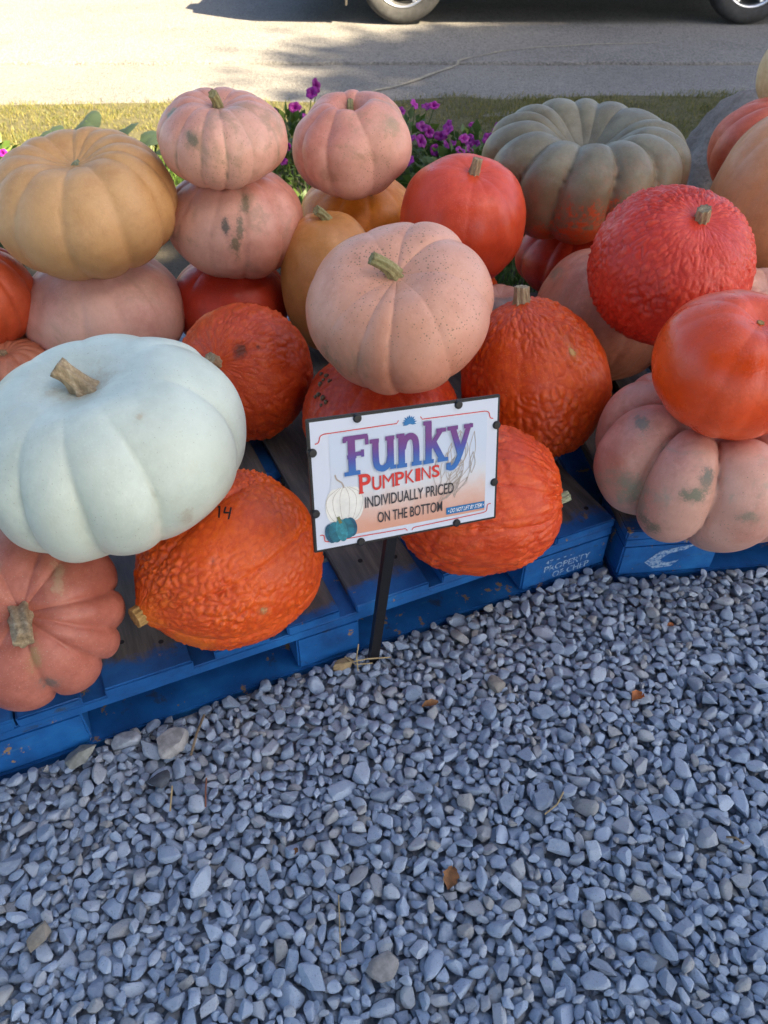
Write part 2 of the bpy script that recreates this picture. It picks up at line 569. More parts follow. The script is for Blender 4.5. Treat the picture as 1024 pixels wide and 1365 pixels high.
def text_mesh(s, size=1.0, bold=0.0):
    cu = bpy.data.curves.new('lettering', 'FONT')
    cu.body = s; cu.size = size; cu.offset = bold; cu.fill_mode = 'BOTH'; cu.resolution_u = 4
    ob = bpy.data.objects.new('lettering', cu)
    COL.objects.link(ob)
    bpy.context.view_layer.update()
    me = bpy.data.meshes.new_from_object(ob.evaluated_get(bpy.context.evaluated_depsgraph_get()))
    bpy.data.objects.remove(ob); bpy.data.curves.remove(cu)
    me.materials.clear()
    return me
def fit_text(s, x0, y0, x1, y1, z, bold=0.0, shear=0.0):
    me = text_mesh(s, 1.0, bold)
    V = np.empty(len(me.vertices) * 3, np.float32); me.vertices.foreach_get('co', V); V = V.reshape(-1, 3)
    lo, hi = V.min(0), V.max(0)
    V[:, 0] = x0 + (V[:, 0] - lo[0]) / (hi[0] - lo[0]) * (x1 - x0)
    V[:, 1] = y0 + (V[:, 1] - lo[1]) / (hi[1] - lo[1]) * (y1 - y0)
    V[:, 0] += shear * (V[:, 1] - y0)
    V[:, 2] = z
    me.vertices.foreach_set('co', V.ravel()); me.update()
    return me

BOTZ, TOPZ = -.020, .121
def pallet(label, corner, ang, left_is_corner, boards, blocks, words=None, chevron=False):
    """local frame: x along the front edge, y to the back, origin at the front corner"""
    t = thing('pallet', label, 'pallet', (corner.x, corner.y, BOTZ), ang, 'blue pallets under the pumpkins')
    sgn = 1 if left_is_corner else -1
    L, D = 1.22, 1.02
    h = TOPZ - BOTZ
    X = lambda a, b: (min(sgn * a, sgn * b), max(sgn * a, sgn * b))
    k = 0
    # bottom boards: front, back, two sides
    for (a, b, y0, y1) in ((0, L, .002, .12), (0, L, D - .12, D - .002)):
        xx = X(a, b); obj('bottom_board', box_mesh('bottom_board', *xx, y0, y1, 0, .019, .002, 1), M_BLOCK, t)
    for (a, b) in ((0.001, .14), (.54, .68), (L - .14, L - .001)):
        xx = X(a, b); obj('bottom_board', box_mesh('bottom_board', *xx, .122, D - .122, 0, .018, .002, 2), M_BLOCK, t)
    # blocks: three along each of three rows
    for (y0, y1) in ((.004, .145), (.44, .58), (D - .145, D - .004)):
        for (a, b) in blocks:
            xx = X(a + .002, b - .002)
            bl = obj('block', box_mesh('block', *xx, y0, y1, .0195, .098, .003, 3), M_BLOCK, t)
    # stringer boards along the front under the deck
    for (y0, y1) in ((.003, .142), (.44, .58), (D - .142, D - .003)):
        xx = X(.001, L - .001); obj('stringer_board', box_mesh('stringer_board', *xx, y0, y1, .0985, .1185, .002, 4), M_BLOCK, t)
    # deck boards run front to back
    rr = random.Random(int(ang * 1000))
    for (a, b) in boards:
        xx = X(a, b); dz = rr.uniform(-.0015, .001)
        e = rr.uniform(-.004, .003)
        d = obj('deck_board', box_mesh('deck_board', *xx, e, D - rr.uniform(0, .006), .119, h + dz, .0025, 5 + k), M_BOARD[k % 3], t)
        k += 1
        for q in range(2 if b - a > .08 else 1):
            nx = xx[0] + (xx[1] - xx[0]) * (rr.uniform(.2, .35) if q == 0 else rr.uniform(.65, .8))
            ny = rr.uniform(.05, .11)
            obj('nail', lathe('nail', [(0, .0012), (.0045, .0008), (.005, -.002)], 10, 'Z'), M_NAIL, d, (nx, ny, h + dz))
    return t
bds = []
x = 0.0
for w, g in ((.135, .022), (.095, .03), (.095, .03), (.14, .03), (.095, .030), (.095, .035), (.14, .035), (.095, .004), (.12, .0)):
    bds.append((x, min(x + w, 1.22))); x += w + g
pal1 = pallet('blue wooden pallet standing askew under the white pumpkin and the sign', PA, PA_ANG, False, bds,
              ((0, .20), (.54, .66), (1.015, 1.22)))
pal2 = pallet('blue wooden pallet with a pale arrow mark under the big pink ribbed pumpkin', PB, PB_ANG, True,
              [(a, b) for a, b in ((0, .13), (.15, .245), (.27, .365), (.39, .52), (.545, .64), (.66, .755), (.78, .92), (.945, 1.04), (1.06, 1.22))],
              ((0, .20), (.54, .66), (1.015, 1.22)))
# stencilled words on the end block of the first pallet (front face looks along -y)
def stencil(parent_block_t, me, loc):
    o = obj('stencil', me, M_STENCIL, parent_block_t, loc, (PI / 2, 0, 0))
    return o
end_block = [c for c in pal1.children if c.name.startswith('block')][0]
for s, a, b, z0, z1 in (('47', -.150, -.132, .0725, .0815), ('- - -', -.124, -.085, .0755, .0785), ('PROPERTY', -.150, -.042, .050, .0665), ('OF CHEP', -.128, -.042, .028, .0445)):
    stencil(end_block, fit_text(s, a, z0, b, z1, 0, .012), (0, .0032, 0))
end2 = [c for c in pal2.children if c.name.startswith('block')][0]
chev = [(.052, .052), (.078, .080), (.118, .089), (.150, .094), (.128, .079), (.098, .072), (.082, .056), (.100, .047), (.123, .052), (.110, .036), (.074, .033)]
stencil(end2, mesh_from('stencil', [(x, z, 0) for x, z in chev], [tuple(range(len(chev)))]), (0, .0032, 0))

# ------------------------------------------------------------------ pumpkins
def rind(name, base, second, groove=None, groove_amt=0.0, mott=7.0, specks=0.0, speck_col=(.10, .09, .05), patch=None, patch_amt=0.0,
         patch_lo=.56, rough=.42, bottom=None, bottom_z=(0, 0), scars=(), streak=0.0, wart_col=None, bump=.28, patch_scale=5, coat=.0, pale_top=None, dirt=.7, blotch=1.0):
    m = NT(name)
    co = m.coord()
    n1 = m.noise(mott, 6, .68)
    c = m.mix(m.mapr(n1, .30, .70), tuple(x * .93 for x in base), tuple(min(1, x * 1.04) for x in second))
    n2 = m.noise(mott * 5, 5, .7)
    c = m.mix(m.mapr(n2, .42, .72, 0, .55 * blotch), c, tuple(x * f for x, f in zip(base, (.80, .68, .62))))
    c = m.mix(m.mapr(m.noise(mott * 2.6, 5, .7, vec=m.vmath('ADD', co, (3, 1, 2))), .48, .72, 0, .5), c, tuple(min(1, x * 1.16 + .025) for x in second))
    n3 = m.noise(mott * 22, 4, .7)
    c = m.mix(m.mapr(n3, .5, .75, 0, .32 * blotch), c, tuple(x * .7 + .02 for x in base))
    # scuffs and dried mud, strewn in patches
    scv = m.noise(1, 5, .75, vec=m.vmath('MULTIPLY', m.vmath('ADD', co, (.3, .7, .1)), (55, 18, 90)))
    scm = m.math('MULTIPLY', m.mapr(scv, .63, .72), m.mapr(m.noise(9, 3, .6, vec=m.vmath('ADD', co, (6, 2, 4))), .48, .66))
    c = m.mix(m.math('MULTIPLY', scm, dirt), c, (.30, .23, .155))
    gsp = m.math('LESS_THAN', m.voronoi(75, vec=m.vmath('ADD', co, (7, 1, 3))), m.mapr(m.noise(8, 3, .6, vec=m.vmath('ADD', co, (1, 9, 5))), .45, .8, .0, .16))
    c = m.mix(m.math('MULTIPLY', gsp, .45 * dirt), c, (.22, .16, .10))
    if pale_top: # dusty bloom scattered over the skin
        c = m.mix(m.mapr(m.noise(4, 3, .5, vec=m.vmath('ADD', co, (8, 8, 1))), .4, .75, 0, .5), c, pale_top)
    if wart_col:
        c = m.mix(m.mapr(m.attr('wart'), .5, .95, .0, .65), c, wart_col)
        c = m.mix(m.mapr(m.attr('wart'), .12, .5, .55, .0), c, tuple(x * f for x, f in zip(base, (.80, .55, .6))))
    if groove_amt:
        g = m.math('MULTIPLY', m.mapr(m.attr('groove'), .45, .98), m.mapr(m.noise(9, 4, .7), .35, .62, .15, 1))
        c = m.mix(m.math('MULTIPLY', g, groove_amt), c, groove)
    if streak:
        sv = m.noise(1, 4, .7, vec=m.vmath('MULTIPLY', m.vmath('NORMALIZE', co), (26, 26, 3)))
        c = m.mix(m.mapr(sv, .55, .75, 0, streak), c, tuple(min(1, x * 1.45 + .05) for x in second))
    if patch:
        pm = m.mapr(m.noise(patch_scale, 6, .72, dist=.4, vec=m.vmath('ADD', co, (1.7, 4.2, .6))), patch_lo, patch_lo + .12, 0, patch_amt)
        c = m.mix(pm, c, patch)
    if bottom:
        z = m.math('ADD', m.sep(co)[2], m.math('MULTIPLY', m.math('SUBTRACT', m.noise(9, 5, .65), .5), .16))
        c = m.mix(m.mapr(z, bottom_z[0], bottom_z[1]), bottom, c)
    if specks:
        sp = m.math('LESS_THAN', m.voronoi(160), m.mapr(m.noise(6, 3, .6, vec=m.vmath('ADD', co, (5, 5, 5))), .35, .75, .05, .05 + .33 * specks))
        c = m.mix(m.math('MULTIPLY', sp, .75), c, speck_col)
        sp2 = m.math('LESS_THAN', m.voronoi(45, vec=m.vmath('ADD', co, (2, 3, 9))), .10 * specks)
        c = m.mix(m.math('MULTIPLY', sp2, .8), c, speck_col)
    sh = m.noise(48, 7, .8)
    crust = None
    for (p, sx, col, amt, hard) in scars:                    # p point on the skin (local), sx (rx, ry, rz) extents
        v = m.vmath('DIVIDE', m.vmath('SUBTRACT', co, p), sx)
        d = m.math('ADD', m.vmath('LENGTH', v), m.math('MULTIPLY', m.math('SUBTRACT', sh, .5), 3.4))
        msk = m.math('SUBTRACT', 1.0, m.mapr(d, hard, 1.0))
        halo = m.math('SUBTRACT', 1.0, m.mapr(d, .5, 2.0))
        c = m.mix(m.math('MULTIPLY', halo, .35 * amt), c, tuple(.5 * x + .5 * y for x, y in zip(col, base)))
        crust = msk if crust is None else m.math('MAXIMUM', crust, msk)
        c = m.mix(m.math('MULTIPLY', msk, amt), c, col)
    m.P(Base_Color=c, Roughness=m.mapr(m.noise(18, 4, .6), .3, .7, rough - .07, rough + .14))
    m.b.inputs['Specular IOR Level'].default_value = .45
    if coat:
        m.P(Coat_Weight=coat, Coat_Roughness=.3)
    # pale pores and hairline scratches
    por = m.math('LESS_THAN', m.voronoi(240, vec=m.vmath('ADD', co, (4, 4, 1))), m.mapr(m.noise(7, 3, .6, vec=m.vmath('ADD', co, (2, 7, 7))), .4, .7, .10, .26))
    c = m.mix(m.math('MULTIPLY', por, .28), c, tuple(min(1, x * .9 + .16) for x in second))
    scr = m.noise(1, 3, .6, dist=1.2, vec=m.vmath('MULTIPLY', m.vmath('ADD', co, (9, 3, 5)), (24, 160, 60)))
    scr = m.math('MULTIPLY', m.mapr(m.math('ABSOLUTE', m.math('SUBTRACT', scr, .5)), .0, .012, 1, 0), m.mapr(m.noise(13, 3, .6, vec=m.vmath('ADD', co, (5, 1, 8))), .56, .66))
    c = m.mix(m.math('MULTIPLY', scr, .5 * dirt), c, tuple(min(1, x * .6 + .14) for x in second))
    m.P(Base_Color=c)
    hgt = m.math('ADD', m.math('ADD', m.noise(70, 5, .65), m.math('MULTIPLY', m.noise(260, 3, .6), .4)), m.math('MULTIPLY', m.noise(24, 4, .6), 1.6))
    hgt = m.math('ADD', hgt, m.math('MULTIPLY', scr, -.5))
    if crust is not None: hgt = m.math('ADD', hgt, m.math('MULTIPLY', crust, m.math('ADD', .5, m.math('MULTIPLY', m.noise(300, 4, .8), 1.5))))
    m.bump(hgt, bump, .0028)
    return m.m

def stem_mat(name, lo, hi, green=None):
    m = NT(name)
    co = m.coord()
    g = m.noise(1, 5, .7, vec=m.vmath('MULTIPLY', co, (160, 160, 35)))
    c = m.ramp(g, [(.25, tuple(x * .45 for x in lo)), (.5, lo), (.75, hi)])
    if green: c = m.mix(m.mapr(m.noise(30, 3), .4, .65, 0, .7), c, green)
    m.P(Base_Color=c, Roughness=.85)
    m.bump(g, .9, .003)
    return m.m
STEM_DRY = stem_mat('stem_dry', (.36, .26, .15), (.60, .49, .33))
STEM_OLIVE = stem_mat('stem_olive', (.30, .25, .11), (.52, .45, .25), (.26, .25, .11))
STEM_PALE = stem_mat('stem_pale_green', (.30, .33, .20), (.52, .54, .38))
STEM_CUT = stem_mat('stem_cut', (.42, .25, .08), (.62, .42, .18))

def pumpkin_mesh(a, b, ribs, depth, seed, nu=160, nv=80, dt=.22, db=.15, rd=.30, ex=.92, ez=.95, k=.55, pear=0.0, lobes=.12, lump=.025,
                 wart=0.0, wscale=60, wrinkle=0.0, sub=0.0, ay=1.0, skew=0.0, rib_jit=.25, relp=.75):
    rr = np.random.default_rng(seed)
    ph = np.linspace(0, 2 * PI, nu, endpoint=False)
    tt = np.linspace(0.0, PI, nv + 1)
    T, Ph = np.meshgrid(tt, ph, indexing='ij')
    T = T.ravel(); Ph = Ph.ravel()
    s, c = np.sin(T), np.cos(T)
    r = a * np.maximum(s, 0) ** ex
    z = b * np.sign(c) * np.abs(c) ** ez
    if pear: r = r * (1 - pear * np.clip(c, -1, 1) - abs(pear) * .3 * np.clip(c, 0, 1) ** 2)
    # lobes
    wd = 1 + rib_jit * rr.uniform(-1, 1, ribs); wd = wd / wd.sum() * 2 * PI
    ed = np.concatenate([[0], np.cumsum(wd)])
    wob = .06 * np.sin(2 * T + rr.uniform(0, 6)) + .04 * np.sin(Ph * 2 + rr.uniform(0, 6))
    pp = np.mod(Ph + wob + rr.uniform(0, 6), 2 * PI)
    li = np.clip(np.searchsorted(ed, pp, side='right') - 1, 0, ribs - 1)
    u = (pp - ed[li]) / wd[li]
    bulge = np.maximum(np.sin(PI * u), 0) ** k
    groove = 1 - bulge
    amp = 1 + .35 * rr.uniform(-1, 1, ribs)
    # groove depth of this edge: blend the two neighbouring lobes
    rel = np.clip(s, 0, 1) ** relp
    if sub:
        groove2 = 1 - np.abs(np.sin(2 * PI * u)) ** .5
    h = lobes * a * depth * 0 + depth * a * (bulge - 1) * rel * np.where(u < .5, (amp[li] + amp[(li - 1) % ribs]) / 2, (amp[li] + amp[(li + 1) % ribs]) / 2)
    h = h + lobes * a * .25 * (amp[li] - 1) * bulge * rel
    if sub: h = h - sub * a * groove2 * rel * bulge
    nr, nz = s / a, c / b
    ln = np.hypot(nr, nz); nr, nz = nr / ln, nz / ln
    r2 = np.maximum(r + h * nr, 0); z2 = z + h * nz * .9
    # stem and blossom dimples
    z2 = z2 - dt * b * np.exp(-(r2 / (rd * a)) ** 2) * (c > 0) + db * b * np.exp(-(r2 / (.33 * a)) ** 2) * (c < 0)
    P = np.stack([r2 * np.cos(Ph), r2 * np.sin(Ph) * ay, z2], 1)
    lo = vnoise(P / a, 1.3, seed) + .5 * vnoise(P / a, 2.9, seed + 1)
    N = np.stack([nr * np.cos(Ph), nr * np.sin(Ph), nz], 1)
    fade = np.clip(s * 3, 0, 1)[:, None]
    P = P + N * (lump * a * lo)[:, None] * fade
    P[:, 0] += skew * P[:, 2]
    wv = np.zeros(len(P))
    if wart:
        Q = P + .006 * np.stack([vnoise(P, 45, seed + 3), vnoise(P, 45, seed + 4), vnoise(P, 45, seed + 5)], 1)
        # cells are drawn out along the meridians near the stem
        st = 1 - .55 * np.clip((c - .35) / .6, 0, 1)
        Qs = Q * np.stack([np.ones(len(P)), np.ones(len(P)), np.ones(len(P))], 1)
        if wrinkle:
            ang = np.stack([np.cos(Ph) * a, np.sin(Ph) * a, T * a * .38], 1)
            Qs = Qs * (1 - wrinkle) + (ang + .004 * lo[:, None]) * wrinkle
        d1, d2 = worley(Qs, wscale, seed)
        e1, e2 = worley(Q, wscale * 1.9, seed + 9)
        w1 = np.clip((d2 - d1) * 1.9, 0, 1) ** .6
        w2 = np.clip((e2 - e1) * 1.7, 0, 1) ** .7
        mod = np.clip(.55 + .75 * vnoise(P, 13, seed + 7) + .3 * vnoise(P, 30, seed + 8), .08, 1.5)
        wv = (.60 * w1 + .40 * w2 * (.4 + .6 * w1))
        P = P + N * (wart * (wv - .6) * mod * np.clip(s * 2.2, .15, 1))[:, None]
    j = np.arange(nv)[:, None]; i = np.arange(nu)[None, :]
    i2 = (i + 1) % nu
    Qd = np.stack([(j * nu + i).ravel(), ((j + 1) * nu + i).ravel(), ((j + 1) * nu + i2).ravel(), (j * nu + i2).ravel()], 1)
    # merge pole rings
    P[:nu] = P[:nu].mean(0); P[-nu:] = P[-nu:].mean(0)
    me = bpy.data.meshes.new('body')
    bm_v = np.concatenate([P[:1], P[nu:-nu], P[-1:]])
    n_in = nu * (nv - 1)
    def idx(q):
        q = q - nu + 1
        return np.clip(q, 0, n_in + 1)
    quads = idx(Qd[nu:-nu])
    faces = quads.tolist()
    for i_ in range(nu):
        faces.append([0, 1 + i_, 1 + (i_ + 1) % nu])
        a0 = 1 + (nv - 2) * nu
        faces.append([a0 + i_, n_in + 1, a0 + (i_ + 1) % nu])
    me.from_pydata(bm_v.tolist(), [], faces)
    me.update()
    smooth(me)
    pick = lambda q: np.concatenate([q[:1], q[nu:-nu], q[-1:]])
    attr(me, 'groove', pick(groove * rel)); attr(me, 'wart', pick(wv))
    return me, float(P[0, 2])

def stem_mesh(z0, L, r0, r1, bend=(0, 0), seed=0, ridges=6, amp=.22, seg=36, rings=16, twist=.6, tip=1.0):
    rr = np.random.default_rng(seed)
    V, Fc = [], []
    for i in range(rings + 1):
        s = i / rings
        rad = r1 + (r0 - r1) * (1 - s) ** 3.6 + r0 * .35 * (1 - s) ** 14
        if s > .8: rad *= 1 + (tip - 1) * (s - .8) / .2
        cx, cy = bend[0] * s * s * L, bend[1] * s * s * L
        cz = z0 - .012 + L * (s - .22 * (bend[0] ** 2 + bend[1] ** 2) * s * s)
        tx, ty = 2 * bend[0] * s, 2 * bend[1] * s
        Tn = Vector((tx, ty, 1)).normalized()
        q = Vector((0, 0, 1)).rotation_difference(Tn)
        for k in range(seg):
            a = 2 * PI * k / seg
            w = 1 + amp * math.cos(ridges * a + twist * s * 3) * (1 - .3 * s) + .05 * math.sin(a * 2 + seed) + rr.uniform(-.02, .02)
            p = Vector((math.cos(a) * rad * w, math.sin(a) * rad * w, 0))
            p.rotate(q)
            V.append((cx + p.x, cy + p.y, cz + p.z))
    for i in range(rings):
        for k in range(seg):
            k2 = (k + 1) % seg
            Fc.append((i * seg + k, i * seg + k2, (i + 1) * seg + k2, (i + 1) * seg + k))
    # ragged, slightly hollow cut end
    c = np.mean(V[-seg:], 0); nrm = np.array(Tn)
    base = len(V)
    for k in range(seg):
        p = np.array(V[rings * seg + k]); V.append(tuple(c + (p - c) * .6 - nrm * r1 * .18))
    V.append(tuple(c - nrm * r1 * .30))
    for k in range(seg):
        k2 = (k + 1) % seg
        Fc.append((rings * seg + k, rings * seg + k2, base + k2, base + k)); Fc.append((base + k, base + k2, base + seg))
    me = mesh_from('stem', V, Fc); smooth(me)
    return me

def axis_quat(ax, spin):
    q = Vector((0, 0, 1)).rotation_difference(Vector(ax).normalized())
    return q @ Quaternion((0, 0, 1), spin)

PUMP = {}
def pumpkin(key, label, c, a, b, mat, ax=(0, 0, 1), spin=0.0, ribs=12, depth=.05, seed=1, stem=None, group=None, **kw):
    me, ztop = pumpkin_mesh(a, b, ribs, depth, seed, **kw)
    q = axis_quat(ax, spin)
    zs = [(q @ v.co).z for v in me.vertices]
    zb = min(zs)
    t = thing('pumpkin', label, 'pumpkin', (c[0], c[1], c[2] + zb), 0, 'pumpkins piled on the pallets')
    def put(name, m_, mt):
        o = obj(name, m_, mt, t)
        o.location = (0, 0, -zb)
        o.rotation_mode = 'QUATERNION'; o.rotation_quaternion = q
        return o
    body = put('body', me, mat)
    if stem:
        st = dict(stem); sm = st.pop('mat', STEM_DRY)
        put('stem', stem_mesh(ztop, seed=seed, **st), sm)
    PUMP[key] = (t, body, me, q, Vector(c))
    return t
WN = dict(nu=330, nv=165)

PINK, PINK2 = (.64, .255, .165), (.72, .35, .25)
PEACH, PEACH2 = (.72, .33, .20), (.78, .42, .29)
TAN, TAN2 = (.56, .285, .095), (.62, .34, .135)
RED, RED2 = (.55, .058, .018), (.62, .085, .022)
ORG, ORG2 = (.72, .085, .005), (.78, .12, .006)
GREEN = (.16, .17, .10)
SCAR = (.20, .15, .085)

pumpkin('white', 'huge white flattened pumpkin with a thick dry stem at the front', (-.393, .890, .466), .194, .130,
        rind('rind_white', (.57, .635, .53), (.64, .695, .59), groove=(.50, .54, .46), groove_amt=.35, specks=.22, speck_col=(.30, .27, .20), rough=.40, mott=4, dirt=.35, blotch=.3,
             scars=(((.0, .0, .092), (.055, .045, .05), (.46, .38, .25), .6, .05), ((.035, -.124, .097), (.007, .007, .007), (.55, .47, .32), .7, .3), ((.031, -.185, -.037), (.014, .01, .03), (.48, .45, .34), .7, .3))),
        ax=(-.12, -.05, 1), spin=.6, ribs=10, relp=3.2, depth=.10, seed=3, k=.6, dt=.30, rd=.34, lump=.03, rib_jit=.45, nu=240, nv=120,
        stem=dict(L=.052, r0=.032, r1=.0115, bend=(-.35, .35), ridges=6, tip=1.2))
pumpkin('fourteen', 'orange warty pumpkin with the number 14 inked on it, lying on its side', (-.250, .872, .240), .138, .150,
        rind('rind_fourteen', bump=.55, base=(.70, .080, .005), second=(.76, .105, .005), wart_col=(.78, .12, .006), streak=.12, rough=.38, patch=(.80, .20, .01), patch_amt=.5, patch_lo=.54, patch_scale=4, specks=.16, speck_col=(.45, .30, .16),
             scars=(((.113, -.027, .064), (.007, .007, .007), (.24, .22, .21), .9, .4), ((.118, -.038, .037), (.005, .006, .005), (.24, .22, .21), .9, .4), ((.058, -.112, .031), (.008, .008, .008), (.52, .36, .16), .9, .4))),
        ax=(-.70, -.71, .03), spin=.4, ribs=9, depth=.075, seed=5, wart=.0085, wscale=74, pear=.10, dt=-.10, rd=.20, db=.05, k=.22, lump=.02, **WN,
        stem=dict(L=.020, r0=.0165, r1=.0150, ridges=9, amp=.10, mat=STEM_CUT))
pumpkin('terracotta', 'dull pink ribbed pumpkin with its stem towards the viewer, below the white one', (-.524, .745, .258), .138, .105,
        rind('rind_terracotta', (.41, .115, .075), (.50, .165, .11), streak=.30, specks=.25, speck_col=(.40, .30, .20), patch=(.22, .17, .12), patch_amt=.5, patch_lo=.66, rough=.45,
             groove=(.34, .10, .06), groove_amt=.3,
             scars=(((.018, -.062, .092), (.009, .030, .02), (.36, .22, .10), .8, .3), ((.049, .052, .09), (.010, .035, .02), (.50, .33, .20), .7, .3), ((.034, -.100, .069), (.020, .012, .02), (.15, .13, .11), .8, .3), ((-.03, .06, .09), (.008, .035, .02), (.52, .34, .20), .6, .3))),
        ax=(.33, -.64, .80), spin=.2, ribs=11, depth=.10, seed=7, dt=.28, k=.5, rib_jit=.4,
        stem=dict(L=.066, r0=.021, r1=.0115, bend=(.15, -.6), ridges=5, amp=.25))
pumpkin('tan_big', 'tan brown smooth ribbed pumpkin resting on a pale pink one', (-.641, 1.677, .522), .197, .133,
        rind('rind_tan_big', TAN, TAN2, pale_top=(.66, .40, .20), rough=.45, mott=4, groove=(.52, .29, .13), groove_amt=.35),
        ax=(0, -.16, 1), spin=.15, ribs=13, depth=.045, seed=9, k=.62, dt=.36, rd=.36, lump=.02,
        stem=dict(L=.016, r0=.014, r1=.008, bend=(.8, 0), ridges=5, mat=STEM_PALE))
pumpkin('pale_pink', 'pale pink pumpkin underneath the tan brown one', (-.664, 1.690, .262), .186, .145,
        rind('rind_pale_pink', (.68, .31, .235), (.74, .40, .32), pale_top=(.78, .50, .38), rough=.45, mott=3, patch=(.50, .30, .20), patch_amt=.5, patch_lo=.54, specks=.25, speck_col=(.35, .20, .12)),
        spin=.5, ribs=10, depth=.03, seed=11, k=.6, dt=.35, lump=.03, stem=dict(L=.01, r0=.012, r1=.008))
pumpkin('left_red', 'red orange ribbed pumpkin cut by the left edge of the picture', (-.893, 1.602, .345), .112, .112,
        rind('rind_left_red', (.62, .085, .025), (.68, .115, .04)), spin=.3, ribs=12, depth=.05, seed=13, stem=dict(L=.03, r0=.016, r1=.009))
pumpkin('left_under', 'faded orange ribbed pumpkin low between the pale pink one and the picture edge', (-.840, 1.50, .190), .115, .085,
        rind('rind_left_under', (.48, .15, .08), (.58, .23, .13), streak=.4), spin=.3, ribs=15, depth=.06, seed=15, stem=dict(L=.02, r0=.014, r1=.009))
pumpkin('left_olive', 'olive tan pumpkin peeping out behind the white one', (-.770, 1.295, .205), .105, .085,
        rind('rind_left_olive', (.28, .21, .10), (.36, .26, .14), patch=GREEN, patch_amt=.5), spin=.1, ribs=11, depth=.05, seed=17, stem=dict(L=.02, r0=.014, r1=.009))
pumpkin('pink_top', 'pale pink pumpkin with green veins, topmost of the stack of three', (-.343, 1.748, .632), .138, .088,
        rind('rind_pink_top', PINK, PINK2, pale_top=(.78, .50, .38), groove=GREEN, groove_amt=.75, patch=(.40, .25, .15), patch_amt=.65, patch_lo=.54, specks=.45, speck_col=(.30, .17, .09), rough=.4,
             scars=(((-.078, .058, .057), (.016, .016, .02), (.26, .29, .22), .85, .3), ((-.112, -.041, .049), (.010, .022, .022), (.17, .15, .09), .85, .3))),
        ax=(.03, -.12, 1), spin=.9, ribs=12, depth=.05, seed=19, dt=.28, k=.55, lump=.03, stem=dict(L=.045, r0=.016, r1=.009, bend=(-.35, -.1), mat=STEM_OLIVE))
pumpkin('pink_mid', 'pink pumpkin with a long grey scar, middle of the stack of three', (-.344, 1.782, .440), .155, .120,
        rind('rind_pink_mid', (.63, .235, .16), (.70, .32, .22), pale_top=(.78, .50, .38), groove=(.45, .20, .14), groove_amt=.3, patch=(.42, .25, .16), patch_amt=.6, patch_lo=.55, specks=.35, speck_col=(.32, .17, .09), rough=.4,
             scars=(((.040, -.10, .085), (.010, .03, .035), SCAR, .9, .35), ((.032, -.135, .050), (.010, .03, .034), (.17, .14, .085), .9, .35), ((.022, -.152, .018), (.011, .02, .030), SCAR, .9, .35), ((.003, -.144, .054), (.011, .02, .018), (.10, .095, .075), .9, .3))),
        ax=(.05, -.05, 1), spin=0, ribs=11, depth=.055, seed=21, lump=.04, k=.55, stem=dict(L=.01, r0=.012, r1=.008))
pumpkin('red_under', 'dark red smooth pumpkin at the bottom of the stack of three', (-.384, 1.792, .235), .145, .115,
        rind('rind_red_under', (.55, .038, .016), (.60, .055, .02), rough=.35), spin=.5, ribs=10, depth=.03, seed=23, stem=dict(L=.01, r0=.012, r1=.008))
pumpkin('bump_dark', 'orange red warty pumpkin with its stem turned to the white one', (-.293, 1.405, .268), .143, .135,
        rind('rind_bump_dark', bump=.55, base=(.62, .062, .008), second=(.68, .080, .008), wart_col=(.72, .10, .010), streak=.22, rough=.38, patch=(.16, .09, .07), patch_amt=.6, patch_lo=.70, specks=.3, speck_col=(.62, .36, .18), scars=(((.044, -.031, .121), (.018, .014, .015), (.13, .045, .03), .8, .3), ((.065, -.05, .10), (.008, .008, .008), (.06, .05, .05), .8, .3))),
        ax=(-.27, -.735, .62), spin=.9, ribs=13, depth=.02, seed=25, wart=.0085, wscale=55, wrinkle=.35, pear=.02, dt=.06, **WN,
        stem=dict(L=.034, r0=.020, r1=.0125, bend=(.1, .1), ridges=8, amp=.08))
pumpkin('pink_second', 'pale rose pumpkin with one high shoulder perched on an orange yellow one', (-.074, 1.940, .563), .138, .113,
        rind('rind_pink_second', (.66, .235, .16), (.73, .32, .23), pale_top=(.78, .50, .38), patch=(.40, .23, .13), patch_amt=.6, patch_lo=.56, specks=.5, speck_col=(.30, .16, .08), rough=.42, scars=(((-.024, -.111, .071), (.03, .03, .03), (.38, .28, .16), .7, .2), ((-.138, 0, -.008), (.03, .04, .02), (.40, .20, .12), .5, .2))),
        ax=(-.06, -.14, 1), spin=1.2, ribs=7, depth=.075, seed=27, dt=.50, rd=.24, lump=.06, rib_jit=.5, stem=dict(L=.05, r0=.011, r1=.0065, bend=(.6, .2), mat=STEM_OLIVE))
pumpkin('yellow', 'orange yellow pumpkin squeezed under the pale rose one', (-.068, 2.050, .352), .154, .108,
        rind('rind_yellow', (.70, .20, .012), (.76, .27, .018), patch=(.20, .16, .06), patch_amt=.6, patch_lo=.66, rough=.4, scars=(((.02, -.083, .089), (.007, .02, .016), (.15, .13, .06), .9, .3),)),
        spin=.2, ribs=10, depth=.03, seed=29, stem=dict(L=.01, r0=.012, r1=.008))
pumpkin('tan_tall', 'tall tan pumpkin with a curled stem behind the speckled peach one', (-.130, 1.749, .304), .117, .168,
        rind('rind_tan_tall', (.58, .235, .06), (.64, .28, .085), rough=.4, mott=4), spin=.2, ribs=12, depth=.018, seed=31, dt=.06, k=.7, ex=.8, stem=dict(L=.042, r0=.019, r1=.0095, bend=(-.6, -.3), mat=STEM_OLIVE))
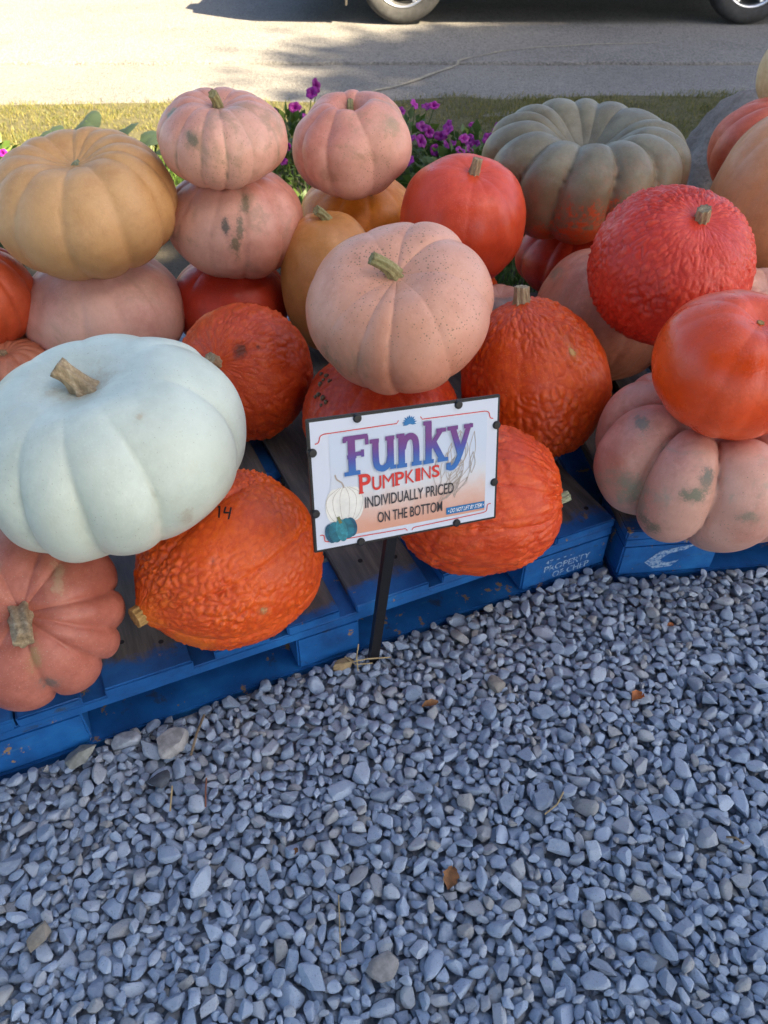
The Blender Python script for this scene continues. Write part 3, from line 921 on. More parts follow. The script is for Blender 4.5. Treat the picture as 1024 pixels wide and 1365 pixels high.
pumpkin('red_smooth', 'smooth round red orange pumpkin in front of the purple flowers', (.185, 1.802, .438), .148, .140,
        rind('rind_red_smooth', (.72, .055, .016), (.78, .085, .022), rough=.34, coat=.08, streak=.10, specks=.1, speck_col=(.66, .25, .12), mott=4),
        ax=(.12, -.30, 1), spin=.3, ribs=12, depth=.012, seed=33, dt=.12, k=.8, stem=dict(L=.044, r0=.015, r1=.0095, bend=(.1, .15), ridges=7))
pumpkin('peach', 'speckled peach pink pumpkin right above the sign', (.028, 1.291, .476), .174, .108,
        rind('rind_peach', PEACH, (.75, .37, .25), specks=.75, speck_col=(.28, .16, .08), groove=(.52, .27, .18), groove_amt=.3, patch=(.30, .26, .16), patch_amt=.35, patch_lo=.64, rough=.38, mott=4,
             pale_top=(.74, .42, .33), scars=(((-.086, .145, .0), (.05, .05, .035), (.26, .23, .14), .6, .1), ((-.13, .10, .03), (.03, .04, .03), (.33, .25, .15), .4, .1))),
        ax=(-.10, -.42, 1), spin=1.75, ribs=9, depth=.05, seed=35, dt=.26, rd=.32, k=.5, rib_jit=.5, lump=.03, nu=240, nv=120,
        stem=dict(L=.058, r0=.018, r1=.0095, bend=(.2, .65), mat=STEM_OLIVE, ridges=6, amp=.22))
pumpkin('red_wart', 'red orange pumpkin with a small cluster of brown warts, under the speckled peach one', (-.006, 1.301, .232), .162, .118,
        rind('rind_red_wart', (.60, .050, .014), (.66, .07, .014), wart_col=(.68, .09, .014), rough=.4), spin=.9, ribs=14, depth=.035, seed=37, wart=.0042, wscale=60, k=.4, nu=240, nv=120,
        stem=dict(L=.01, r0=.012, r1=.008))
pumpkin('bump_mid', 'orange warty pumpkin with a short upright stem, standing right above the sign corner', (.302, 1.352, .288), .150, .162,
        rind('rind_bump_mid', bump=.55, base=(.66, .066, .005), second=(.73, .092, .006), wart_col=(.76, .115, .008), rough=.36, patch=(.76, .20, .015), patch_amt=.4, patch_lo=.6, specks=.22, speck_col=(.70, .42, .2), scars=(((.05, -.11, .077), (.007, .01, .012), (.72, .42, .14), .9, .45),)),
        ax=(-.24, .16, 1), spin=.2, ribs=11, depth=.015, seed=39, wart=.0088, wscale=66, wrinkle=.3, pear=.14, dt=.0, **WN,
        stem=dict(L=.040, r0=.022, r1=.0125, bend=(.12, 0), ridges=8))
pumpkin('bump_sign', 'orange bumpy pumpkin partly hidden by the sign, its pale green stem sticking out sideways', (.163, 1.020, .246), .134, .150,
        rind('rind_bump_sign', bump=.55, base=(.70, .068, .008), second=(.76, .092, .010), wart_col=(.78, .115, .012), streak=.35, rough=.38, specks=.15, speck_col=(.62, .30, .15)),
        ax=(.95, -.10, .10), spin=.1, ribs=10, depth=.075, seed=41, wart=.0090, wscale=52, wrinkle=.45, dt=.05, k=.22, **WN,
        stem=dict(L=.026, r0=.014, r1=.0085, bend=(0, .3), mat=STEM_PALE))
pumpkin('small_pink', 'small faded pink pumpkin with a grey scar wedged behind the upright warty one', (.262, 1.625, .262), .092, .092,
        rind('rind_small_pink', (.50, .22, .15), (.56, .28, .20), patch=(.16, .15, .13), patch_amt=.8, patch_lo=.50, rough=.45), spin=.4, ribs=10, depth=.04, seed=43, stem=dict(L=.01, r0=.012, r1=.008))
pumpkin('pink_side', 'dusty rose ribbed pumpkin leaning behind the red warty one', (.512, 1.655, .272), .160, .150,
        rind('rind_pink_side', (.54, .18, .10), (.64, .27, .16), patch=(.30, .20, .12), patch_amt=.4, patch_lo=.58, rough=.45, groove=(.36, .12, .07), groove_amt=.3, scars=(((-.149, .018, .052), (.02, .03, .02), (.25, .19, .11), .8, .25),)),
        ax=(.35, .25, 1), spin=.2, ribs=14, depth=.05, seed=45, lump=.03, stem=dict(L=.03, r0=.014, r1=.009))
pumpkin('grey', 'large grey brown deeply ribbed pumpkin with an orange underside', (.512, 2.066, .468), .260, .136,
        rind('rind_grey', (.165, .135, .080), (.235, .205, .13), groove=(.13, .10, .06), groove_amt=.3, patch=(.27, .245, .17), patch_amt=.4, patch_lo=.55, rough=.42, coat=.05, specks=.2, speck_col=(.36, .30, .20),
             bottom=(.60, .085, .012), bottom_z=(-.11, -.07), mott=4, scars=(((-.03, -.23, -.11), (.28, .13, .13), (.62, .075, .012), .95, .5), ((.165, -.200, -.04), (.028, .035, .05), (.70, .085, .012), .9, .45))),
        ax=(-.02, -.07, 1), spin=.35, ribs=14, depth=.105, seed=47, dt=.72, rd=.38, relp=1.0, k=.5, ex=.80, lump=.02, rib_jit=.3, nu=240, nv=110, ez=.62,
        stem=dict(L=.018, r0=.016, r1=.011, mat=STEM_OLIVE))
pumpkin('red_low', 'red orange pumpkin hidden under the grey brown one', (.546, 2.080, .225), .175, .105,
        rind('rind_red_low', (.60, .042, .014), (.68, .065, .018), groove=(.09, .06, .045), groove_amt=.7), spin=.55, ribs=12, depth=.05, seed=49, stem=dict(L=.01, r0=.012, r1=.008))
pumpkin('red_wrinkle', 'bright red finely wrinkled pumpkin with a pale corky stem', (.565, 1.464, .474), .161, .140,
        rind('rind_red_wrinkle', bump=.55, base=(.66, .038, .018), second=(.72, .055, .022), wart_col=(.76, .085, .034), rough=.36), ax=(.16, -.46, 1), spin=.5, ribs=14, depth=.01, seed=51, wart=.0092, wscale=72, wrinkle=.3, dt=.10, **WN,
        stem=dict(L=.034, r0=.017, r1=.012, bend=(-.1, .2), ridges=8, amp=.2))
pumpkin('orange_glossy', 'glossy bright orange pumpkin sitting on the big pink ribbed one', (.571, 1.100, .468), .128, .108,
        rind('rind_orange_glossy', (.76, .062, .006), (.82, .088, .008), rough=.27, coat=.2, streak=.08, mott=4), ax=(.10, -.25, 1), spin=.5, ribs=11, depth=.014, seed=53, dt=.18, k=.8,
        stem=dict(L=.014, r0=.007, r1=.005, mat=STEM_CUT))
pumpkin('pink_big', 'big pink deeply ribbed pumpkin with grey green scars on the second pallet', (.590, 1.128, .264), .202, .142,
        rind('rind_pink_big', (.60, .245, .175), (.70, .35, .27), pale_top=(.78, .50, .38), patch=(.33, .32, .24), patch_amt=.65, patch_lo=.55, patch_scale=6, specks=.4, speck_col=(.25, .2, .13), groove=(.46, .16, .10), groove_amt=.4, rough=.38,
             scars=(((-.084, -.147, .077), (.017, .02, .028), (.14, .15, .12), .9, .3), ((-.105, -.158, .047), (.024, .03, .016), (.16, .17, .11), .9, .3), ((-.152, -.02, .097), (.018, .03, .014), (.19, .20, .15), .8, .25), ((-.165, -.09, -.015), (.05, .06, .055), (.30, .31, .21), .8, .15), ((-.146, -.134, -.033), (.024, .03, .018), (.15, .16, .10), .85, .3), ((-.02, -.19, .02), (.02, .03, .012), (.24, .22, .15), .7, .25))),
        spin=.12, ribs=10, depth=.23, seed=55, k=.40, dt=.7, rd=.4, lump=.045, rib_jit=.55, nu=240, nv=120, ez=.85, stem=dict(L=.01, r0=.012, r1=.008))
pumpkin('peach_gap', 'peach pumpkin showing as a sliver between the red wrinkled and glossy orange ones', (.80, 1.50, .285), .15, .155,
        rind('rind_peach_gap', PEACH, PEACH2), spin=.4, ribs=11, depth=.04, seed=57, stem=dict(L=.01, r0=.012, r1=.008))
pumpkin('tan_right', 'smooth peach tan ribbed pumpkin cut by the right edge of the picture', (.961, 1.850, .479), .184, .182,
        rind('rind_tan_right', (.62, .25, .10), (.70, .32, .15), rough=.4, mott=3, streak=.15), ax=(.25, -.1, 1), spin=.2, ribs=10, depth=.035, seed=59, stem=dict(L=.03, r0=.014, r1=.009))
pumpkin('red_right', 'salmon red ribbed pumpkin by the boulder, behind the peach tan one', (1.10, 2.26, .445), .195, .135,
        rind('rind_red_right', (.60, .105, .05), (.68, .155, .075), streak=.2, patch=(.25, .13, .09), patch_amt=.4, patch_lo=.66), ax=(.1, -.1, 1), spin=.15, ribs=12, depth=.07, seed=61, stem=dict(L=.01, r0=.012, r1=.008))
pumpkin('cream', 'cream pumpkin at the upper right corner of the pile', (1.166, 2.42, .612), .116, .110,
        rind('rind_cream', (.60, .40, .20), (.66, .48, .27)), spin=.15, ribs=10, depth=.04, seed=63, stem=dict(L=.03, r0=.014, r1=.009))
# hidden neighbours that carry the upper ones
for kk, cc, aa, bb, cl in (('hold_a', (-.07, 2.02, .170), .14, .105, TAN), ('hold_b', (.19, 1.86, .21), .11, .10, ORG), ('hold_c', (1.0, 1.95, .20), .16, .105, PINK),
                           ('hold_d', (1.17, 2.28, .205), .17, .11, ORG), ('hold_e', (-.90, 1.63, .175), .11, .075, PINK)):
    pumpkin(kk, {'hold_a': 'tan pumpkin in the bottom layer under the orange yellow one', 'hold_b': 'orange pumpkin in the bottom layer under the smooth red orange one',
                 'hold_c': 'pink pumpkin in the bottom layer under the peach tan one', 'hold_d': 'orange pumpkin in the bottom layer under the salmon red one',
                 'hold_e': 'pink pumpkin in the bottom layer at the far left'}[kk], cc, aa, bb, rind('rind_' + kk, cl, tuple(x * 1.15 for x in cl)), ribs=11, depth=.04, seed=70 + len(kk), nu=64, nv=32)

# ---- writing and warts on single pumpkins
bpy.context.view_layer.update()
def skin_frame(key, world_from, world_dir):
    """hit the skin of a pumpkin from a world ray; returns local point, local normal"""
    t, body, me, q, c = PUMP[key]
    bm = bmesh.new(); bm.from_mesh(me); tree = BVHTree.FromBMesh(bm); bm.free()
    qi = q.inverted()
    o = qi @ (Vector(world_from) - c); d = qi @ Vector(world_dir)
    h = tree.ray_cast(o, d.normalized())
    return h[0], h[1], qi, tree
def ink_strokes(name, key, origin, direction, right, up, strokes, width, mat):
    """felt pen strokes laid on the skin: flat ribbons that follow the surface"""
    t, body, me, q, c = PUMP[key]
    p0, n0, qi, tree = skin_frame(key, origin, direction)
    dl = (qi @ Vector(direction)).normalized(); rl = qi @ Vector(right); ul = qi @ Vector(up)
    V, Fc = [], []
    for st in strokes:
        pts = []
        for (x0, y0), (x1, y1) in zip(st[:-1], st[1:]):
            for k in range(8): pts.append((x0 + (x1 - x0) * k / 8, y0 + (y1 - y0) * k / 8))
        pts.append(st[-1])
        base = len(V)
        for i, (x, y) in enumerate(pts):
            ax, ay = pts[min(i + 1, len(pts) - 1)]; bx, by = pts[max(i - 1, 0)]
            l = math.hypot(ax - bx, ay - by) or 1
            nx, ny = -(ay - by) / l, (ax - bx) / l
            for s in (-1, 0, 1):
                o = p0 - dl * .1 + rl * (x + nx * width * s / 2) + ul * (y + ny * width * s / 2)
                h = tree.ray_cast(o, dl)
                V.append((h[0] if h[0] is not None else o + dl * .1) - dl * .0006)
        for i in range(len(pts) - 1):
            for s in (0, 1):
                Fc.append((base + i * 3 + s, base + i * 3 + s + 1, base + i * 3 + s + 4, base + i * 3 + s + 3))
    o = obj(name, mesh_from(name, V, Fc), mat, body)
    return o
M_INK = plain('black_ink', (.012, .011, .012), .5)
ink_strokes('price_number', 'fourteen', (-.207, .748, .4575), (-.207, .748, -.6625), (1, -.08, -.06), (.06, .66, .75),
            [[(-.0105, .0065), (-.008, .0085), (-.008, -.0085)], [(.001, .0085), (-.001, -.0005), (.009, .0005)], [(.009, .0085), (.006, -.0095)]], .0024, M_INK)
M_WART = plain('wart_cork', (.17, .12, .075), .85, var=.5, scale=200)
def wart_cluster(key, origin, direction, right, up, spots):
    t, body, me, q, c = PUMP[key]
    p0, n0, qi, tree = skin_frame(key, origin, direction)
    if p0 is None: return
    dl = (qi @ Vector(direction)).normalized(); rl = qi @ Vector(right); ul = qi @ Vector(up)
    for (x, y, r) in spots:
        h = tree.ray_cast(p0 - dl * .1 + rl * x + ul * y, dl)
        if h[0] is None: continue
        bm = bmesh.new(); bmesh.ops.create_icosphere(bm, subdivisions=2, radius=r)
        for v in bm.verts: v.co = v.co * (1 + random.uniform(-.18, .18)) + h[0]
        me_ = bpy.data.meshes.new('wart'); bm.to_mesh(me_); bm.free(); smooth(me_)
        obj('wart', me_, M_WART, body)

# ------------------------------------------------------------------ sign on a stake
M_WHITE = plain('sign_white', (.62, .66, .75), .35)
M_BLACK = plain('black_plastic', (.012, .012, .014), .45)
M_REDINK = plain('print_red', (.62, .03, .025), .4)
M_INKD = plain('print_dark', (.035, .032, .04), .4)
M_BLUEINK = plain('print_blue', (.01, .16, .40), .4)
M_WHITEINK = plain('print_white', (.80, .80, .80), .4)
m = NT('print_purple_blue')
yy = m.sep(m.coord())[1]
m.P(Base_Color=m.ramp(m.mapr(yy, .105, .145), [(0, (.012, .13, .42)), (.45, (.05, .055, .33)), (1, (.14, .025, .20))]), Roughness=.4)
M_FUNKY = m.m
m = NT('print_panel')
yy = m.sep(m.coord())[1]
nz = m.math('ADD', yy, m.math('MULTIPLY', m.math('SUBTRACT', m.noise(25, 5, .6), .5), .05))
m.P(Base_Color=m.ramp(m.mapr(nz, .012, .13), [(0, (.66, .32, .22)), (.3, (.68, .50, .44)), (.6, (.64, .65, .68)), (1, (.55, .62, .74))]), Roughness=.38)
M_PANEL = m.m
M_SKETCH = plain('print_sketch', (.42, .35, .30), .4)
M_SKETCH2 = plain('print_sketch_pale', (.78, .76, .70), .4, var=.08, scale=60)
M_TEAL = [plain('print_teal_' + n, c, .4, var=.3, scale=120) for n, c in (('a', (.012, .14, .20)), ('b', (.03, .24, .30)), ('c', (.01, .09, .16)))]
M_LEAFINK = plain('print_olive', (.16, .17, .06), .4)

SW, SH = .28, .186
S_TL, S_TR, S_BL = Vector((-.1024, .8109, .5565)), Vector((.1573, .9122, .5293)), Vector((-.0937, .754, .3794))
sx = (S_TR - S_TL).normalized()
sy = (S_TL - S_BL); sy = (sy - sx * sy.dot(sx)).normalized()
sz = sx.cross(sy)
foot = Vector((-.027, .862, -.10))
sign = thing('sign', 'white framed price sign for pumpkins on a black stake in front of the pile', 'sign', (foot.x, foot.y, 0))
signM = Matrix.Translation(-Vector((foot.x, foot.y, 0))) @ Matrix.Translation(S_BL) @ Matrix((sx, sy, sz)).transposed().to_4x4()
board = obj('board', box_mesh('board', -.0015, SW + .0015, -.0015, SH + .0015, -.006, 0, .0008), M_BLACK, sign)
board.matrix_local = signM
def on_board(name, me, mat):
    return obj(name, me, mat, board)
def U(u): return u * SW
def Vv(v): return v * SH
def poly(name, pts, z, mat):
    return on_board(name, mesh_from(name, [(U(u), Vv(v), z) for u, v in pts], [tuple(range(len(pts)))]), mat)
def strip_mesh(name, pts, w, z, close=False):
    P = [Vector((U(u), Vv(v), 0)) for u, v in pts]
    V, Fc = [], []
    n = len(P)
    for i, p in enumerate(P):
        a = P[(i + 1) % n] if close else P[min(i + 1, n - 1)]; b = P[(i - 1) % n] if close else P[max(i - 1, 0)]
        t = (a - b).normalized(); nn = Vector((-t.y, t.x, 0))
        V += [p + nn * w / 2 + Vector((0, 0, z)), p - nn * w / 2 + Vector((0, 0, z))]
    for i in range(n if close else n - 1):
        j = (i + 1) % n
        Fc.append((2 * i, 2 * i + 1, 2 * j + 1, 2 * j))
    return mesh_from(name, V, Fc)
def merge(name, meshes):
    V, Fc, o = [], [], 0
    for me in meshes:
        V += [v.co.copy() for v in me.vertices]; Fc += [tuple(i + o for i in p.vertices) for p in me.polygons]; o = len(V)
    return mesh_from(name, V, Fc)
on_board('face', box_mesh('face', .0022, SW - .0022, .0022, SH - .0022, -.002, .0004, 0), M_WHITE)
poly('printed_panel', [(.096, .087), (.933, .087), (.933, .885), (.096, .885)], .0007, M_PANEL)
def curve(pts, n=10):
    """smooth polyline through points"""
    P = np.array(pts, float); out = []
    for i in range(len(P) - 1):
        p0, p1, p2, p3 = P[max(i - 1, 0)], P[i], P[i + 1], P[min(i + 2, len(P) - 1)]
        for k in range(n):
            t = k / n
            out.append(.5 * ((2 * p1) + (-p0 + p2) * t + (2 * p0 - 5 * p1 + 4 * p2 - p3) * t * t + (-p0 + 3 * p1 - 3 * p2 + p3) * t ** 3))
    out.append(P[-1])
    return [tuple(q) for q in out]
# red border lines
on_board('border_line', strip_mesh('border_line', curve([(.028, .829), (.046, .838), (.056, .880), (.075, .893)]) + [(.44, .897), (.45, .918)], .0013, .001), M_REDINK)
on_board('border_line', strip_mesh('border_line', curve([(.967, .832), (.950, .842), (.940, .885), (.918, .898)]) + [(.575, .903), (.565, .925)], .0013, .001), M_REDINK)
on_board('border_line', strip_mesh('border_line', curve([(.026, .130), (.045, .122), (.050, .078), (.070, .066)]) + [(.478, .055), (.489, .036)], .0013, .001), M_REDINK)
on_board('border_line', strip_mesh('border_line', curve([(.969, .134), (.950, .126), (.945, .080), (.925, .066)]) + [(.524, .052), (.514, .034)], .0013, .001), M_REDINK)
# blue star plant at the top
def star_rays():
    out = []
    for k in range(11):
        a = R(-12 + k * 20.4); L = .0105 + .001 * (k % 2)
        w = .0019
        cx, cy = U(.507), Vv(.888)
        d = Vector((math.cos(a), math.sin(a), 0)); n = Vector((-d.y, d.x, 0)); o = Vector((cx, cy, .0010 + k * 4e-5))
        out.append(mesh_from('ray', [o - n * w * .6, o + d * L * .5 - n * w, o + d * L, o + d * L * .5 + n * w, o + n * w * .6], [(0, 1, 2, 3, 4)]))
    return merge('star_plant', out)
on_board('star_plant', star_rays(), M_BLUEINK)
# title lettering: slab letters drawn as strokes
def title(mat, dz, grow, dx=0, dy=0):
    parts = []
    z = [dz]
    def S(pts, w, sm=True):
        z[0] += 1.5e-5
        p = curve(pts, 8) if (sm and len(pts) > 2) else pts
        parts.append(strip_mesh('stroke', [(u + dx, v + dy) for u, v in p], w + grow, z[0]))
    T = .0103; B = .0058
    # F
    S([(.205, .565), (.205, .850)], T, False); S([(.166, .838), (.288, .838)], B + .0006, False); S([(.283, .842), (.283, .775)], B * .8, False)
    S([(.205, .715), (.262, .715)], B, False); S([(.260, .742), (.260, .688)], B * .75, False); S([(.164, .573), (.246, .573)], B, False); S([(.171, .842), (.171, .810)], B * .8, False)
    S([(.182, .700), (.228, .700)], B, False)
    # u
    S([(.327, .800), (.327, .650), (.337, .592), (.366, .575), (.392, .605), (.402, .660)], T * .88); S([(.404, .800), (.404, .575)], T * .92, False)
    S([(.298, .792), (.345, .792)], B, False); S([(.378, .798), (.425, .798)], B, False); S([(.400, .575), (.432, .575)], B, False); S([(.312, .690), (.342, .690)], B * .9, False); S([(.389, .690), (.420, .690)], B * .9, False)
    # n
    S([(.462, .805), (.462, .572)], T * .92, False); S([(.468, .700), (.482, .768), (.510, .790), (.533, .765), (.540, .700), (.540, .580)], T * .88)
    S([(.436, .803), (.478, .803)], B, False); S([(.436, .572), (.490, .572)], B, False); S([(.514, .572), (.568, .572)], B, False); S([(.447, .690), (.478, .690)], B * .9, False); S([(.526, .690), (.556, .690)], B * .9, False)
    # k
    S([(.606, .875), (.606, .572)], T * .92, False); S([(.578, .870), (.622, .870)], B, False); S([(.578, .570), (.634, .570)], B, False); S([(.608, .665), (.672, .800)], B * 1.2, False)
    S([(.632, .715), (.682, .572)], T * .85, False); S([(.648, .802), (.700, .802)], B, False); S([(.655, .570), (.714, .570)], B, False); S([(.590, .700), (.622, .700)], B * .9, False)
    # y
    S([(.738, .805), (.782, .590)], T * .88, False); S([(.826, .805), (.792, .640), (.762, .530), (.735, .492), (.708, .505)], B * 1.35); S([(.708, .805), (.766, .805)], B, False); S([(.800, .805), (.850, .805)], B, False)
    S([(.716, .535), (.716, .482)], B * 1.2, False)
    return merge('title_lettering', parts)
on_board('title_shadow', title(None, .0010, .0022, -.004, -.008), plain('print_shadow', (.50, .56, .66), .4))
on_board('title_lettering', title(None, .0022, 0), M_FUNKY)
# second line, a little larger towards its start
word = []
xs = [.234, .302, .357, .424, .478, .533, .566, .622, .672]
for i, ch in enumerate('PUMPKINS'):
    h = .150 if i == 0 else .112 - .002 * i
    y0 = .408 + .004 * i if i else .404
    x0, x1 = xs[i] + .003, xs[i + 1] - .004
    word.append(fit_text(ch, U(x0), Vv(y0), U(x1), Vv(y0 + h), .0020, .018 if ch not in 'MNK' else 0.0))
    if ch in 'P':
        word.append(strip_mesh('serif', [(x0 - .003, y0 + .006), (x0 + .022, y0 + .006)], .0022, .0021))
        word.append(strip_mesh('serif', [(x0 - .003, y0 + h - .006), (x0 + .020, y0 + h - .006)], .0022, .0021))
on_board('second_line', merge('second_line', word), M_REDINK)
on_board('price_line', fit_text('INDIVIDUALLY PRICED', U(.264), Vv(.283), U(.748), Vv(.372), .0020, .008), M_INKD)
on_board('price_line', fit_text('ON THE BOTTOM', U(.328), Vv(.147), U(.684), Vv(.232), .0020, .008), M_INKD)
poly('ribbon', [(.708, .108), (.930, .108), (.930, .166), (.708, .166)], .0016, M_BLUEINK)
on_board('ribbon_text', fit_text('• DO NOT LIFT BY STEM •', U(.716), Vv(.120), U(.922), Vv(.154), .0020, .012, .25), M_WHITEINK)
# faint drawn pumpkin and corn husks
def ell(cx, cy, rx, ry, z, n=28, rot=0):
    return mesh_from('ell', [(U(cx) + math.cos(rot) * rx * math.cos(2 * PI * k / n) - math.sin(rot) * ry * math.sin(2 * PI * k / n),
                              Vv(cy) + math.sin(rot) * rx * math.cos(2 * PI * k / n) + math.cos(rot) * ry * math.sin(2 * PI * k / n), z) for k in range(n)], [tuple(range(n))])
on_board('drawn_pumpkin', merge('drawn_pumpkin', [ell(.160 + d, .335, .0135 + .002 * (2 - abs(i - 2)), .027 - .001 * abs(i - 2), .0009 + i * 3e-5) for i, d in enumerate((-.050, -.025, 0, .025, .050))]), M_SKETCH2)
sk = []
for d in (-.085, -.055, -.022, .022, .055, .085):
    sk.append(strip_mesh('l', curve([(.160 + d * .3, .475), (.160 + d, .41), (.160 + d * 1.08, .33), (.160 + d * .8, .24), (.160 + d * .4, .195)]), .0005, .00115))
sk.append(strip_mesh('l', curve([(.160, .47), (.150, .51), (.125, .545), (.118, .58)]), .0022, .00115))
rr = random.Random(4)
for k in range(20):
    x0, y0 = rr.uniform(.66, .86), rr.uniform(.21, .55)
    a = rr.uniform(.5, 1.7); l = rr.uniform(.12, .3); w = rr.uniform(.012, .035)
    ex, ey = x0 + l * math.cos(a) * .6, y0 + l * math.sin(a)
    ex, ey = min(ex, .925), min(ey, .86)
    mx, my = (x0 + ex) / 2, (y0 + ey) / 2
    sk.append(strip_mesh('l', curve([(x0, y0), (mx - w, my), (ex, ey)]), .0008, .00115 + k * 1e-5))
    sk.append(strip_mesh('l', curve([(x0, y0), (mx + w, my - .01), (ex, ey)]), .0008, .0012 + k * 1e-5))
on_board('drawn_husks', merge('drawn_husks', sk), M_SKETCH)['kind'] = 'stuff'
for i, (d, rx, mt) in enumerate(((-.052, .0085, 2), (.052, .0085, 2), (-.030, .0095, 0), (.032, .0095, 0), (.002, .0080, 1))):
    on_board('teal_pumpkin', ell(.135 + d, .142 + d * .25, rx, .0175 - abs(d) * .055, .0018 + i * 6e-5, 28, .18), M_TEAL[mt])
on_board('teal_stem', strip_mesh('teal_stem', curve([(.135, .20), (.128, .225), (.122, .255)]), .0040, .0023), M_LEAFINK)
for (u, v) in ((.241, .975), (.770, .975), (.987, .776), (.985, .310), (.769, .021), (.236, .016), (.011, .305), (.014, .768)):
    o = on_board('clip', lathe('clip', [(0, .0032), (.0045, .003), (.0058, .0018), (.0060, -.001), (.0060, -.007), (0, -.0075)], 24, 'Z'), M_BLACK)
    o.location = (U(u), Vv(v), .0006)
# stake: a black angle bar from the gravel to behind the board
top = S_BL + sx * .140 + sy * .12 - sz * .0125
d = (top - foot)
L = d.length
bm = bmesh.new()
prof = [(-.0085, 0), (.0085, 0), (.0085, .003), (-.0055, .003), (-.0055, .012), (-.0085, .012)]
zd = d.normalized(); xd = (sx - zd * sx.dot(zd)).normalized(); yd = zd.cross(xd)
vs_ = []
for s in (0, L):
    vs_.append([bm.verts.new(Vector((0, 0, foot.z)) + zd * s + xd * p[0] + yd * p[1]) for p in prof])
for i in range(6): bm.faces.new((vs_[0][i], vs_[0][(i + 1) % 6], vs_[1][(i + 1) % 6], vs_[1][i]))
bm.faces.new(vs_[0][::-1]); bm.faces.new(vs_[1])
bmesh.ops.recalc_face_normals(bm, faces=bm.faces[:])
me = bpy.data.meshes.new('stake'); bm.to_mesh(me); bm.free()
obj('stake', me, M_BLACK, sign)

# ------------------------------------------------------------------ parked car on the far side
M_CAR = NT('car_paint'); M_CAR.P(Base_Color=(.012, .013, .016), Roughness=.3, Metallic=.3, Coat_Weight=.8, Coat_Roughness=.08); M_CAR = M_CAR.m
M_TRIM = plain('car_trim', (.012, .012, .013), .7)
M_TYRE = plain('tyre_rubber', (.035, .035, .036), .75, var=.25, scale=25)
M_RIM = plain('alloy', (.62, .63, .65), .28, .9)
M_GLASS = plain('car_glass', (.01, .012, .014), .05, 0, .6)
M_LAMP_R = plain('tail_lamp_red', (.35, .01, .01), .15)
M_LAMP_W = plain('head_lamp_clear', (.6, .62, .65), .1)
WB = 2.58; RW = .325
WX0, WY = .14, 6.88                                      # rear wheel centre; near wheel plane
car = thing('parked_car', 'dark car parked across the road, only its wheels and sill in view', 'car', (WX0 + WB / 2, WY + .75, .03))
def car_body():
    """side outline swept across the width; x forward, y across, z up; origin on the road amidships"""
    xr, xf = -WB / 2, WB / 2
    def arch(cx, n=10, r=RW + .055):
        return [(cx - r * math.cos(PI * k / n), max(.19, RW + r * math.sin(PI * k / n))) for k in range(n + 1)]
    low = [(-2.20, .42), (-2.17, .27), (xr - .42, .19)] + arch(xr) + [(xr + .42, .19), (xf - .42, .19)] + arch(xf) + [(xf + .42, .20), (2.08, .25), (2.14, .45)]
    hi = [(2.10, .66), (1.95, .76), (1.30, .90), (.95, .95), (.30, 1.38), (0, 1.45), (-.9, 1.46), (-1.55, 1.38), (-2.02, .98), (-2.18, .80)]
    outline = low + hi
    n = len(outline)
    secs = []
    for (yy, inset, tum) in ((-.855, .06, 1), (-.875, .0, 1), (-.80, -.02, .6), (.80, -.02, .6), (.875, .0, 1), (.855, .06, 1)):
        ring = []
        for (x, z) in outline:
            y = yy
            if z > .95: y = yy * (1 - .22 * min(1, (z - .95) / .5))
            cx, cz = x * (1 - inset * .25), .62 + (z - .62) * (1 - inset * .6)
            ring.append((cx, y, cz))
        secs.append(ring)
    V = [p for r in secs for p in r]
    Fc = []
    for s in range(len(secs) - 1):
        for i in range(n):
            j = (i + 1) % n
            Fc.append((s * n + i, s * n + j, (s + 1) * n + j, (s + 1) * n + i))
    bm = bmesh.new()
    vv = [bm.verts.new(p) for p in V]
    for f in Fc: bm.faces.new([vv[i] for i in f])
    for s in (0, len(secs) - 1):
        f = bm.faces.new([vv[s * n + i] for i in range(n)])
    bmesh.ops.triangulate(bm, faces=[f for f in bm.faces if len(f.verts) > 4])
    bmesh.ops.recalc_face_normals(bm, faces=bm.faces[:])
    me = bpy.data.meshes.new('body'); bm.to_mesh(me); bm.free(); smooth(me); me.set_sharp_from_angle(angle=R(35))
    return me
obj('body', car_body(), M_CAR, car)
obj('underbody', box_mesh('underbody', -1.95, 1.95, -.55, .55, .20, .36, .02), M_TRIM, car)
for s in (-1, 1):
    obj('sill', box_mesh('sill', -.86, .86, s * .80 - .055, s * .80 + .055, .165, .235, .012), M_TRIM, car)
    for wx in ((-1.45, -.82), (-.78, .02), (.06, .72)):
        z0, z1 = .98, 1.34
        t0 = .22 * (z0 - .95) / .5; t1 = .22 * (z1 - .95) / .5
        y0, y1 = .884 * (1 - t0), .884 * (1 - t1)
        sl = .16 if wx[1] > .5 else .03; sr = .14 if wx[0] < -1.4 else .03
        P = [(wx[0], s * y0, z0), (wx[1], s * y0, z0), (wx[1] - sl, s * y1, z1), (wx[0] + sr, s * y1, z1)]
        Q = [(p[0], p[1] - s * .02, p[2]) for p in P]
        obj('window', mesh_from('window', P + Q, [(0, 1, 2, 3), (7, 6, 5, 4), (0, 4, 5, 1), (1, 5, 6, 2), (2, 6, 7, 3), (3, 7, 4, 0)]), M_GLASS, car)
    obj('tail_lamp', box_mesh('tail_lamp', -2.21, -2.06, s * .62 - .14, s * .62 + .14, .72, .90, .03), M_LAMP_R, car)
    obj('head_lamp', box_mesh('head_lamp', 1.86, 2.12, s * .60 - .16, s * .60 + .16, .58, .72, .03), M_LAMP_W, car)
    obj('mud_flap', box_mesh('mud_flap', -WB / 2 - .43, -WB / 2 - .415, s * .75 - .10, s * .75 + .10, .12, .34, .003), plain('mud_flap_rubber', (.05, .045, .04), .8) if s < 0 else M_TRIM, car)
